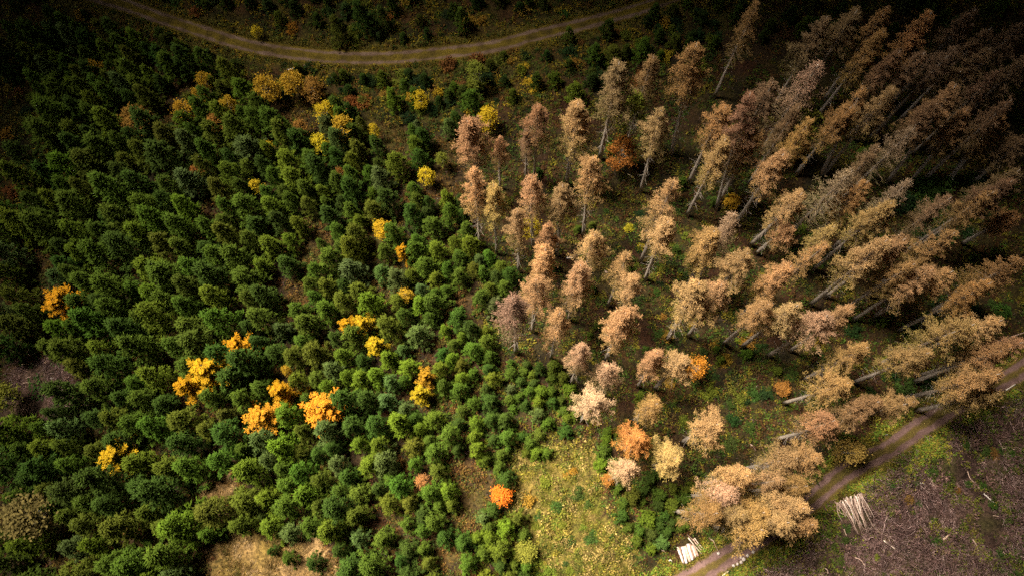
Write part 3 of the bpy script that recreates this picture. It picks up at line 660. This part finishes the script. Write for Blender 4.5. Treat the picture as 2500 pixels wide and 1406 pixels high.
SX = np.zeros((0, 2)); SR = np.zeros(0); nsap = 0
cand = np.c_[rng.uniform(-85, 85, 30000), rng.uniform(-15, 95, 30000)]; foot = to_px(np.c_[cand, np.full(len(cand), 1.0)])
okm = np.zeros(len(cand), bool)
for g in SAPS: okm |= in_poly(foot, g)
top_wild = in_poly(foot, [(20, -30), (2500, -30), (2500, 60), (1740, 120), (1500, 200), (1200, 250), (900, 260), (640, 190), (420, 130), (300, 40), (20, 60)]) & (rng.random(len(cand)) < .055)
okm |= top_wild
strag = (foot[:, 0] > 1300) & (foot[:, 0] < 2300) & (foot[:, 1] > 350) & (foot[:, 1] < 1100) & (rng.random(len(cand)) < .012)
for i in np.nonzero(okm | strag)[0]:
    p = cand[i]; r_ = (.95 if okm[i] else .7) * (.75 + .5 * rng.random())
    if len(SX) and (np.hypot(SX[:, 0] - p[0], SX[:, 1] - p[1]) < .68 * (SR + r_)).any(): continue
    if (np.hypot(PT[:, 0] - p[0], PT[:, 1] - p[1]) < .8 * (PR + r_)).any() or (np.hypot(dead_xy[:, 0] - p[0], dead_xy[:, 1] - p[1]) < .8).any(): continue
    if road_d(p[None])[0] < 2.6: continue
    SX = np.vstack([SX, p]); SR = np.r_[SR, r_]; c, w = green(); P = SAP[rng.integers(len(SAP))]; s = r_ / 1.05; h = r_ * (2.4 + 1.2 * rng.random()); nsap += 1
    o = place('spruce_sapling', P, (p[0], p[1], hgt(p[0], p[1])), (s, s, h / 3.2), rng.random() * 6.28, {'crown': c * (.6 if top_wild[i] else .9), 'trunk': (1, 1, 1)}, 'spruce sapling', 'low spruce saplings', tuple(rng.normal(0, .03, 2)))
    ITEMS.append((o, 'sapling', tuple(foot[i]), 'dusky' if top_wild[i] else w))
print('COUNTS', len(single), len(rest), nsap)

# ------------------------------------------------------------------ single shrubs on the open ground
SHC = {'green': (.05, .095, .016), 'yellow-green': (.14, .17, .018), 'yellow': (.42, .30, .02), 'rusty': (.22, .09, .025), 'dark green': (.022, .05, .012), 'amber': (.32, .19, .025)}
SHP = []
def shrubs(poly, n, kinds, rmin, rmax, seed):
    r = np.random.default_rng(seed); xs_, ys_ = zip(*poly); k = 0
    while k < n:
        px = np.array([[r.uniform(min(xs_), max(xs_)), r.uniform(min(ys_), max(ys_))]])
        if not in_poly(px, poly)[0] or not (0 < px[0, 0] < 2500 and 0 < px[0, 1] < 1406): continue
        k += 1; b = at_height(px)[0]
        if road_d(b[None])[0] < 2.4: continue
        w = kinds[r.integers(len(kinds))]; s = r.uniform(rmin, rmax) / .9; c = np.array(SHC[w]) * (1 + r.normal(0, .08, 3))
        o = place('shrub', SHR[r.integers(len(SHR))], (b[0], b[1], hgt(b[0], b[1])), (s, s, s * r.uniform(.8, 1.5)), r.random() * 6.28, {'leaves': c, 'stems': (1, 1, 1)}, 'shrub', 'single shrubs on the open ground')
        ITEMS.append((o, 'shrub', tuple(px[0]), w)); SHP.append(b)
shrubs([(0, 0), (1700, 0), (1500, 40), (1200, 90), (900, 110), (500, 60), (300, 0)], 26, ['yellow-green', 'dark green', 'amber', 'rusty', 'green'], .6, 1.2, 1)
shrubs([(640, 160), (1640, 60), (1760, 0), (1760, 200), (1440, 200), (1180, 320), (900, 300), (650, 260)], 110, ['yellow-green', 'dark green', 'yellow', 'amber', 'dark green', 'rusty', 'yellow-green'], .5, 1.3, 2)
shrubs([(0, 30), (200, 40), (420, 120), (400, 200), (120, 180), (110, 520), (0, 540)], 22, ['amber', 'dark green', 'yellow-green', 'rusty'], .6, 1.2, 3)
shrubs([(1450, 480), (1750, 480), (1700, 700), (1480, 740)], 22, ['yellow', 'yellow-green', 'green', 'dark green'], .35, .7, 4)
shrubs([(1600, 750), (2000, 760), (2080, 930), (1780, 1100), (1640, 1020)], 44, ['green', 'dark green', 'yellow-green', 'amber', 'green'], .4, 1.1, 5)
shrubs([(2080, 780), (2440, 640), (2480, 820), (2250, 960), (2000, 1040)], 24, ['green', 'dark green', 'yellow-green', 'dark green'], .6, 1.3, 6)
shrubs([(2130, 480), (2400, 430), (2420, 560), (2250, 600)], 18, ['dark green', 'green', 'dark green'], .9, 1.6, 7)
shrubs([(1240, 1080), (1480, 1090), (1540, 1400), (1290, 1400)], 24, ['yellow-green', 'yellow-green', 'green', 'amber'], .4, 1.0, 8)
shrubs([(1860, 1380), (2020, 1270), (2300, 1080), (2480, 980), (2480, 1400)], 26, ['green', 'yellow-green', 'green', 'rusty'], .35, .8, 9)

#@@STUFF
# ------------------------------------------------------------------ ground cover nobody could count
LEAFPAL = {0: [(.04, .07, .012), (.13, .065, .016), (.09, .075, .014), (.08, .032, .014)], 1: [(.06, .085, .011), (.03, .05, .009), (.17, .135, .013), (.13, .065, .014), (.035, .06, .010), (.28, .20, .016), (.09, .095, .012), (.08, .065, .013)],
           2: [(.14, .125, .018), (.21, .155, .034), (.12, .125, .016), (.26, .19, .06), (.08, .09, .014), (.18, .15, .02)], 3: [(.30, .19, .075), (.40, .28, .15), (.22, .14, .045), (.11, .095, .022), (.34, .22, .09)],
           4: [(.17, .10, .085), (.10, .055, .045), (.06, .085, .012), (.05, .07, .012), (.11, .12, .014), (.13, .08, .07), (.12, .10, .02), (.07, .04, .035)], 5: [(.04, .12, .015), (.12, .07, .05), (.09, .05, .04)],
           6: [(.040, .075, .010), (.026, .045, .008), (.09, .085, .012), (.09, .042, .014), (.05, .085, .011), (.15, .125, .014), (.07, .045, .014), (.06, .026, .012)], 7: [(.08, .07, .012), (.12, .072, .016), (.10, .05, .014), (.045, .055, .010)]}
def scatter(n, seed, zok, rmin=1.5, box=(-30, 2530, -30, 1440)):
    r = np.random.default_rng(seed); px = np.c_[r.uniform(box[0], box[1], n), r.uniform(box[2], box[3], n)]; P = at_height(px); z = zones(px, P[:, 0], P[:, 1])
    ok = np.isin(z, zok) & (road_d(P) > rmin) & ~in_poly(px, [(1646, 1330), (1672, 1300), (1698, 1306), (1722, 1342), (1700, 1366), (1664, 1380)]) & ~in_poly(px, [(2036, 1236), (2100, 1204), (2136, 1280), (2086, 1300)]); return r, P[ok], z[ok]
def pal_col(z, r, P=None):
    k = r.random(len(z))
    if P is not None: k = np.where(r.random(len(z)) < .6, np.clip((fbm(P[:, 0], P[:, 1], 3.2, 2) - .22) / .56, 0, .999), k)   # plants of a kind grow in patches
    c = np.array([LEAFPAL[q][int(u * len(LEAFPAL[q]))] for q, u in zip(z, k)]); return c * np.clip(1 + r.normal(0, .22, (len(c), 1)), .4, 1.8)
def undergrowth():
    mb = MB()
    r, P, z = scatter(90000, 11, [0, 1, 2, 4, 5, 6, 7])
    dens = fbm(P[:, 0], P[:, 1], 2.6, 3); k = dens > np.select([np.isin(z, [1, 6]), np.isin(z, [4, 5])], [.28, .42], .31); P, z = P[k], z[k]
    tall = np.clip(fbm(P[:, 0], P[:, 1], 2.4, 6) * 2.4 - .75, .06, 1.3); c = pal_col(z, r, P); zz = hgt(P[:, 0], P[:, 1])
    for j in range(9):
        n = len(P); h = tall * (.25 + .75 * r.random(n)); Q = np.c_[P + r.normal(0, .20, (n, 2)), zz + .06 + h]
        mb.leaves(Q, np.array([0, 0, .6]) + r.normal(0, .6, (n, 3)), .09 + .12 * r.random(n), .16 + .22 * r.random(n), r, np.clip(c * (1 + r.normal(0, .18, (n, 1))), 0, 1))
    r = np.random.default_rng(17); s = np.r_[0, np.cumsum(np.linalg.norm(np.diff(road2, axis=0), axis=1))]; n = 7000; u = r.uniform(0, s[-1], n)   # lush growth beside the gravel road
    C0 = np.c_[np.interp(u, s, road2[:, 0]), np.interp(u, s, road2[:, 1])]; T = unit(np.c_[np.interp(u + .3, s, road2[:, 0]), np.interp(u + .3, s, road2[:, 1])] - C0 + 1e-6)
    q = 1.9 + np.abs(r.normal(0, 1.2, n)); q = np.where(r.random(n) < .22, -2.0 - .4 * (q - 2.0), q); P = C0 + np.c_[T[:, 1], -T[:, 0]] * q[:, None]
    c = np.array([(.17, .21, .02), (.28, .24, .03), (.09, .15, .018), (.12, .19, .02), (.22, .16, .035)])[r.integers(5, size=n)]; k = fbm(P[:, 0], P[:, 1], 2.5, 4) > .36; P, c = P[k], c[k]
    for _ in range(6):
        n = len(P); mb.leaves(np.c_[P + r.normal(0, .2, (n, 2)), hgt(P[:, 0], P[:, 1]) + .1 + .45 * r.random(n)], np.array([0, 0, .7]) + r.normal(0, .5, (n, 3)), .10 + .1 * r.random(n), .18 + .2 * r.random(n), r, np.clip(c * (1 + r.normal(0, .12, (n, 1))), 0, 1))
    tag(link('bramble_undergrowth', mb.mesh('bramble_undergrowth', M_STUFF)), 'tangled green, yellow and brown brambles covering the forest floor', kind='stuff')
def grass():
    mb = MB()
    for n, seed, zok, lo, hi, box in ((16000, 21, [2], .35, .8, (1180, 1620, 1020, 1440)), (14000, 23, [3], .35, .9, (440, 920, 1080, 1440)), (40000, 22, [1, 6, 7, 0], .25, .6, (-30, 2530, -30, 1440))):
        r, P, z = scatter(n, seed, zok, 1.4, box); k = (fbm(P[:, 0], P[:, 1], 1.8, 7) > .40) | (seed == 22); P, z = P[k], z[k]; c = pal_col(z, r, P); zz = hgt(P[:, 0], P[:, 1])
        lay = np.c_[fbm(P[:, 0], P[:, 1], 6, 1) - .5, fbm(P[:, 0], P[:, 1], 6, 4) - .5] * 5
        for _ in range(5):
            m = len(P); mb.blades(np.c_[P + r.normal(0, .12, (m, 2)), zz - .02], np.c_[lay + r.normal(0, .5, (m, 2)), .55 + .6 * r.random(m)], lo + (hi - lo) * r.random(m), .05 + .04 * r.random(m), r, np.clip(c * (1 + r.normal(0, .12, (m, 1))), 0, 1))
    # verges and the grassy strip between the wheel tracks
    for line, cols in ((road1, [(.20, .16, .02), (.13, .12, .016), (.24, .17, .025)]), (road2, [(.26, .22, .035), (.16, .17, .025), (.33, .25, .06)])):
        r = np.random.default_rng(31); s = np.r_[0, np.cumsum(np.linalg.norm(np.diff(line, axis=0), axis=1))]; n = 9000; u = r.uniform(0, s[-1], n)
        C0 = np.c_[np.interp(u, s, line[:, 0]), np.interp(u, s, line[:, 1])]; T = unit(np.c_[np.interp(u + .3, s, line[:, 0]), np.interp(u + .3, s, line[:, 1])] - C0 + 1e-6); N = np.c_[-T[:, 1], T[:, 0]]
        side = r.random(n); q = np.where(side < .18, r.normal(0, .16, n), np.sign(r.random(n) - .5) * (1.22 + np.abs(r.normal(0, .7, n))))
        P = C0 + N * q[:, None]; c = np.array(cols)[r.integers(3, size=n)]
        for _ in range(4): mb.blades(np.c_[P + r.normal(0, .08, (n, 2)), hgt(P[:, 0], P[:, 1]) + .04], np.c_[r.normal(0, .6, (n, 2)), .6 + .4 * r.random(n)], np.where(side < .18, .10, .2) + .22 * r.random(n), .05, r, np.clip(c * (1 + r.normal(0, .12, (n, 1))), 0, 1))
    tag(link('grass', mb.mesh('grass', M_STUFF)), 'matted dry and green grass on the meadow, lanes and road verges', kind='stuff')
def brash():
    mb = MB(); tones = np.array([(.19, .112, .105), (.31, .195, .185), (.09, .05, .046), (.42, .295, .275), (.14, .075, .07), (.24, .15, .14)])
    for n, seed, zok, lo, hi, f, q, box in ((22000, 41, [4], .4, 2.4, .92, 3, (1700, 2530, 850, 1440)), (2600, 44, [4], 1.2, 3.6, 1.15, 1, (1700, 2530, 850, 1440)), (7000, 43, [5], .3, 1.8, 1.0, 3, (-30, 240, 820, 1110)), (12000, 42, [6, 7, 0], .3, 1.4, .65, 2, (-30, 2530, -30, 1440))):
        r, P, z = scatter(n, seed, zok, 2.8, box); heap = fbm(P[:, 0], P[:, 1], 5.0, 2); k = heap > .36; P, heap = P[k], heap[k]; zz = hgt(P[:, 0], P[:, 1]); hd = fbm(P[:, 0], P[:, 1], 7.0, 5) * 9
        up = np.clip((heap - .36) * 3.0, 0.05, .9)
        for _ in range(q):
            m = len(P); a = hd + r.normal(0, .75, m); c = tones[r.integers(6, size=m)] * f; ln = lo + (hi - lo) * r.random(m) ** 2.2; rd = (.010 + .030 * r.random(m) ** 2) * {42: .9, 44: 1.9}.get(seed, 1.3)
            A = np.c_[P + r.normal(0, .4, (m, 2)), zz + .05 + up * r.random(m)]; D = np.c_[np.cos(a), np.sin(a), r.normal(0, .14, m)]
            mb.spindles(A, D, ln * .55, rd, r, c, .8)                         # two joined lengths: a crooked stick
            mb.spindles(A + unit(D) * (ln * .5)[:, None], D + r.normal(0, .30, (m, 3)), ln * .55, rd * .8, r, c, .2)
    tag(link('brushwood', mb.mesh('brushwood', M_STUFF)), 'grey-brown felling brash strewn over the cleared ground', kind='stuff')
undergrowth(); grass(); brash()

# ------------------------------------------------------------------ cut wood: log stack, pole heap, loose branches, stones
def log_mesh(name, p0, p1, r0, r1, mat=M_WOOD, k=9, bend=0.0, seed=0):
    r = np.random.default_rng(seed); p0, p1 = np.array(p0, float), np.array(p1, float); ctr = p0.copy(); L = p1 - p0
    sd = unit(np.cross(L, [0, 0, 1.0])); n = 6; s = np.linspace(0, 1, n)
    pts = [L * q + sd * bend * math.sin(3.14 * q) + sd * r.normal(0, .012) for q in s]
    mb = MB(); mb.tube(pts, r0 + (r1 - r0) * s, k); return mb.mesh(name, mat, False), ctr
def one_log(name, a, b, z0, z1, r0, r1, col, label, cat, group, bend=0.0, seed=0, k=9):
    A, B = at_height([a])[0], at_height([b])[0]
    me, c = log_mesh(name, (A[0], A[1], hgt(*A) + z0), (B[0], B[1], hgt(*B) + z1), r0, r1, M_WOOD, k, bend, seed)
    o = link(name, me); o.location = c; o.color = tuple(col) + (1,); tag(o, label, cat, group); return o
WH, PK, BR = (.80, .72, .68), (.62, .44, .36), (.30, .19, .15)
LG = 'logs of the roadside stack'
LOGS = [((1652, 1334), (1666, 1372), .16, WH, 'thin white log at the western end of the roadside stack'), ((1657, 1333), (1668, 1374), .13, BR, 'brown log second from the western end of the roadside stack'), ((1664, 1333), (1674, 1373), .24, WH, 'thick bright white log in the roadside stack'),
        ((1670, 1331), (1682, 1369), .24, PK, 'pinkish barked log between two white logs of the stack'), ((1677, 1326), (1688, 1365), .22, WH, 'slimmer white log in the middle of the roadside stack'), ((1682, 1325), (1693, 1362), .15, BR, 'brown log beside the slimmer white log of the stack'),
        ((1687, 1330), (1697, 1358), .15, (.75, .62, .5), 'cream log near the eastern end of the roadside stack'), ((1690, 1328), (1702, 1356), .2, (.40, .27, .22), 'stout dark log at the eastern end of the roadside stack')]
for i, (a, b, r_, c, lab) in enumerate(LOGS): one_log('log', a, b, .34 + r_ * .7, .34 + r_ * .7, r_ * .84, r_ * .76, c, lab, 'log', LG, 0, i, 10)
for i, (a, b, r_, c, lab) in enumerate([((1660, 1336), (1690, 1328), .12, BR, 'cross bearer log under the far end of the stack'), ((1668, 1366), (1698, 1354), .12, BR, 'cross bearer log under the near end of the stack')]):
    one_log('bearer_log', a, b, .17, .17, r_, r_, c, lab, 'log', LG, 0, i + 20)
for i, (a, b, r_, c, lab) in enumerate([((1679, 1311), (1712, 1350), .08, (.62, .52, .45), 'pale pole leaning across the eastern end of the log stack'), ((1690, 1314), (1714, 1345), .07, PK, 'pinkish pole beside the pale leaning pole'), ((1676, 1303), (1718, 1341), .06, BR, 'longest thin brown pole beside the log stack'), ((1693, 1312), (1720, 1343), .06, (.75, .6, .5), 'cream pole on the roadward side of the log stack')]):
    one_log('pole', a, b, .3 + .1 * i, .25, r_, r_ * .7, c, lab, 'pole', 'poles beside the log stack', .05, i + 30, 7)
# heap of thin poles beyond the road
r = np.random.default_rng(77); HP = 'poles of the brushwood heap'
A0, A1 = np.array([2037, 1228.]), np.array([2098, 1203.]); B0, B1 = np.array([2078, 1302.]), np.array([2135, 1290.])
for i in range(38):
    q = i / 37; a = A0 + (A1 - A0) * q + r.normal(0, 3.5, 2); b = a + (B0 + (B1 - B0) * q - a) * r.uniform(.45, 1.08) + r.normal(0, 5, 2)
    tone = [(.52, .38, .32), (.40, .28, .23), (.62, .48, .42), (.85, .74, .68), (.30, .2, .17)][[0, 1, 2, 0, 1, 3, 4][i % 7]]; tw = {(.85, .74, .68): 'whitish peeled', (.62, .48, .42): 'pale pinkish', (.52, .38, .32): 'tan', (.40, .28, .23): 'brown', (.30, .2, .17): 'dark brown'}[tone]
    z = .15 + .9 * math.sin(3.14 * min(1, max(0, .1 + .8 * q))) * r.random()
    one_log('heap_pole', tuple(a), tuple(b), z + .55, .45 + z * .6, .055 + .045 * r.random(), .022, tone, '%s crooked pole in the brushwood heap beyond the gravel road' % tw, 'pole', HP, r.normal(0, .25), 100 + i, 6)
# loose branches and logs on the ground
STK = [((705, 174), (728, 167), .12, WH, 'white barked log below the curved road'), ((742, 162), (755, 168), .06, PK, 'short pinkish stick by the white log below the road'), ((775, 166), (797, 164), .06, PK, 'thin pale stick near the road verge'), ((1383, 632), (1400, 631), .14, WH, 'short white log piece among the dead spruces'),
       ((1475, 663), (1482, 668), .2, PK, 'thick pink log butt between dead spruces'), ((1480, 594), (1502, 598), .08, PK, 'thin fallen stick in the green clearing of the dead stand'), ((1530, 425), (1554, 448), .09, (.75, .6, .4), 'fallen pale stem near the tall broadleaf'), ((1508, 408), (1540, 440), .07, BR, 'brown fallen stem near the tall broadleaf'),
       ((1830, 1083), (1845, 1100), .07, PK, 'thin fallen stick on the floor above the road'), ((2430, 835), (2500, 812), .12, PK, 'long fallen trunk near the upper road end'), ((2452, 953), (2475, 938), .1, WH, 'pale pole pointing across the road end'), ((1882, 1346), (1908, 1337), .11, (.8, .66, .5), 'pale log on the green verge below the road'),
       ((1836, 1392), (1853, 1385), .13, PK, 'short pink log on the green verge'), ((1762, 1404), (1778, 1393), .11, (.8, .66, .5), 'cream branch right at the lower verge'), ((2085, 1360), (2110, 1380), .08, PK, 'straight pink stick on the clearcut below the heap'), ((2165, 1237), (2180, 1238), .11, WH, 'short white stick east of the brushwood heap'),
       ((2155, 1318), (2185, 1340), .1, (.8, .66, .55), 'forked pale branch below the brushwood heap'), ((2300, 1316), (2312, 1305), .15, (.8, .6, .45), 'thick tan branch stump on the clearcut'), ((2312, 1305), (2338, 1298), .1, (.8, .6, .45), 'tan branch joined to the thick stump'), ((2398, 1204), (2428, 1230), .09, WH, 'long white bent stick on the clearcut'),
       ((2445, 1210), (2460, 1217), .08, PK, 'short pink stick near the long white one'), ((2268, 1165), (2276, 1186), .1, PK, 'upright looking pink stick by the dark brash'), ((2242, 1178), (2255, 1181), .08, WH, 'small white stick by the dark brash'), ((2410, 1258), (2450, 1268), .05, PK, 'thin curved branch below the white bent stick'),
       ((2372, 1315), (2385, 1350), .06, PK, 'grey-pink branch on the lower clearcut'), ((2330, 1300), (2300, 1345), .05, BR, 'thin brown branch on the lower clearcut'), ((2445, 1345), (2490, 1370), .05, PK, 'thin pink branch at the lower corner of the clearcut'), ((2010, 1385), (2020, 1400), .06, PK, 'small pink stick at the lower clearcut edge'),
       ((2440, 1095), (2478, 1098), .06, PK, 'pink branch on the upper clearcut'), ((2330, 1075), (2345, 1105), .06, (.6, .45, .4), 'grey branch beside the green verge'), ((2360, 1150), (2380, 1180), .06, PK, 'pink branch in the middle of the clearcut'), ((2060, 1290), (2076, 1328), .07, PK, 'crooked pole sliding from the brushwood heap'),
       ((68, 858), (102, 841), .08, (.6, .45, .3), 'thin pale pole at the top of the brash opening'), ((66, 864), (90, 858), .06, PK, 'short pole under the thin pale one'), ((45, 893), (93, 893), .08, (.75, .6, .35), 'straight yellowish pole pointing into the brash opening'), ((52, 898), (86, 908), .06, BR, 'brown pole below the straight yellowish one'),
       ((66, 924), (94, 917), .06, PK, 'pinkish pole midway down the brash opening'), ((56, 938), (80, 936), .06, PK, 'faint pole at the shaded side of the brash opening'), ((38, 1008), (70, 1000), .06, PK, 'long stick across the lower brash opening'), ((104, 876), (130, 868), .06, (.6, .45, .3), 'tan stick in the upper brash opening'),
       ((112, 886), (120, 882), .12, (.75, .5, .35), 'stubby orange log in the brash opening'), ((158, 907), (166, 906), .09, WH, 'tiny white log in the brash opening'), ((127, 923), (133, 926), .12, WH, 'small bright log butt in the brash opening'), ((162, 1001), (176, 998), .14, (.7, .5, .5), 'pink log butt under the dark spruce edge'),
       ((1610, 1338), (1626, 1348), .14, PK, 'reddish split log west of the stack'), ((1632, 1368), (1640, 1370), .08, WH, 'white splinter beside the log stack'), ((1740, 1318), (1752, 1342), .06, PK, 'thin stick in the brushwood above the road'), ((1730, 1312), (1742, 1318), .07, PK, 'short stick near the yellow shrub by the road'), ((1960, 1172), (1985, 1180), .07, WH, 'pale stick at the road edge under dead crowns'), ((2152, 1060), (2165, 1061), .1, WH, 'white stick on the upper road verge')]
for i, (a, b, r_, c, lab) in enumerate(STK): one_log('fallen_branch', a, b, .12 + r_, .14 + r_, r_, r_ * .65, c, lab, 'branch', 'loose wood on the ground', random.uniform(-.3, .3) if r_ < .1 else 0, 300 + i, 7)
def stone(i, px, py, s):
    r = np.random.default_rng(900 + i); b = at_height([(px, py)])[0]; V = []; n = 7
    for a in np.linspace(-1.2, 1.3, 5):
        for k in range(n): V.append([math.cos(a) * math.cos(k * 6.283 / n), math.cos(a) * math.sin(k * 6.283 / n), math.sin(a) * .65])
    V = np.array(V) * s * (1 + r.normal(0, .13, (len(V), 1))); F = []
    for q in range(4):
        for k in range(n): p, o = q * n + k, q * n + (k + 1) % n; F += [[p, o, o + n], [p, o + n, p + n]]
    V = np.vstack([V, [0, 0, -.6 * s], [0, 0, .68 * s]])
    for k in range(n): F += [[35, (k + 1) % n, k], [36, 28 + k, 28 + (k + 1) % n]]
    mb = MB(); mb.add(V, np.array(F)); o = link('stone', mb.mesh('stone', M_STONE)); o.location = (b[0], b[1], hgt(*b) + .1 + s * .3); o.color = (1, .95, .93, 1); return o
SW = ['lowest pale stone of the row along the lower road verge', 'pale flat stone second up the row on the road verge', 'round white stone in the row on the road verge', 'largest pale stone of the road verge row', 'small stone between the two larger ones on the verge', 'sharp white stone near the upper end of the verge row', 'uppermost pale stone of the road verge row', 'single pale stone across the road by the yellow shrub']
for i, (px, py, s) in enumerate([(1790, 1380, .2), (1800, 1376, .2), (1809, 1371, .24), (1815, 1364, .28), (1808, 1360, .17), (1824, 1355, .24), (1838, 1346, .22), (1753, 1350, .24)]): tag(stone(i, px, py, s), SW[i], 'stone', 'pale stones beside the road')

# ------------------------------------------------------------------ labels that single out one tree: by tone and by the landmark it stands near
LM = [((160, 742), 'the ragged golden larch'), ((285, 1113), 'the lone lemon larch'), ((512, 900), 'the largest golden larch'), ((585, 848), 'the orange-topped larch'), ((462, 945), 'the lowest larch of the golden row'), ((690, 958), 'the upright golden larch'), ((642, 1018), 'the spreading orange larch'),
      ((790, 1000), 'the round orange larch'), ((868, 793), 'the touching yellow pair'), ((920, 845), 'the yellow larch under the pair'), ((1033, 945), 'the amber and yellow pair'), ((1222, 1212), 'the vivid orange broadleaf'), ((985, 617), 'the slim golden larch'), ((933, 558), 'the round yellow birch'),
      ((1042, 433), 'the yellow birch by the dead stand'), ((790, 275), 'the white-stemmed birch'), ((838, 318), 'the big amber birch'), ((652, 215), 'the roadside birch trio'), ((630, 455), 'the narrow yellow birch'), ((452, 272), 'the shaded amber birch'), ((335, 302), 'the wide brown broadleaf'), ((12, 968), 'the yellow-green edge broadleaf'),
      ((480, 418), 'the little orange broadleaf'), ((1035, 1175), 'the reddish small broadleaf'), ((110, 930), 'the brash opening'), ((540, 1170), 'the tan grass strip'), ((640, 1370), 'the pale grass clearing'), ((75, 1262), 'the dull brown edge larch'), ((150, 1360), 'the rutted grass track'), ((800, 640), 'the brown bracken glade'), ((530, 490), 'the grassy lane foot'),
      ((1150, 1190), 'the brown bracken patch'), ((1400, 1250), 'the yellow meadow'), ((1680, 1345), 'the log stack'), ((2090, 1250), 'the brushwood heap'), ((1545, 300), 'the tall green-topped broadleaf'), ((1950, 318), 'the tall yellow-green broadleaf'), ((1702, 897), 'the orange leafed broadleaf'), ((1484, 1172), 'the red-orange bush'), ((1562, 1066), 'the orange rust spruce'),
      ((1300, 560), 'the yellow leafed broadleaf'), ((1788, 492), 'the low amber bush'), ((1912, 945), 'the amber floor bush'), ((1168, 182), 'the tall greenish birch'), ((1190, 288), 'the yellow birch behind'), ((1025, 243), 'the bright little birch'), ((870, 144), 'the lowest bend of the curved road'), ((400, 47), 'the western arm of the curved road'), ((1400, 67), 'the eastern arm of the curved road'),
      ((2300, 520), 'the dark bush thicket'), ((2240, 1042), 'the gravel road middle'), ((2440, 930), 'the gravel road upper end'), ((1283, 1347), 'the yellow-green bush tree'), ((2500, 60), 'the dark upper corner'), ((2480, 1380), 'the lower clearcut corner'), ((1590, 560), 'the green floor clearing'), ((100, 660), 'the dark red gap'), ((2100, 120), 'the upper edge dead crowns'), ((2490, 620), 'the eastern picture edge')]
DIRS = ['right of', 'above right of', 'above', 'above left of', 'left of', 'below left of', 'below', 'below right of']
ORD = ['nearest', 'second nearest', 'third nearest', 'fourth nearest', 'fifth nearest', 'sixth nearest', 'seventh nearest', 'eighth nearest', 'ninth nearest', 'tenth nearest', 'eleventh nearest', 'twelfth nearest', 'thirteenth nearest', 'fourteenth nearest', 'fifteenth nearest', 'sixteenth nearest']
lmp = np.array([q[0] for q in LM], float); cells = {}
for o, kind, px, adj in ITEMS:
    d = lmp - np.array(px); dd = np.hypot(d[:, 0], d[:, 1]); dd[dd < 9] += 400; k = int(dd.argmin()); a = math.atan2(d[k, 1], -d[k, 0]); s = int(round(a / (math.pi / 4))) % 8
    cells.setdefault((kind, k, s), []).append((dd[k], o, adj))
NOUN = {'dead spruce': 'dead spruce', 'spruce': 'young spruce', 'sapling': 'sapling', 'shrub': 'shrub'}
for (kind, k, s), v in cells.items():
    v.sort(key=lambda q: q[0])
    for n, (d_, o, adj) in enumerate(v):
        o['label'] = '%s %s, %s %s %s' % (adj, NOUN[kind], ORD[min(n, 15)] if len(v) > 1 else 'the one', DIRS[s], LM[k][1])
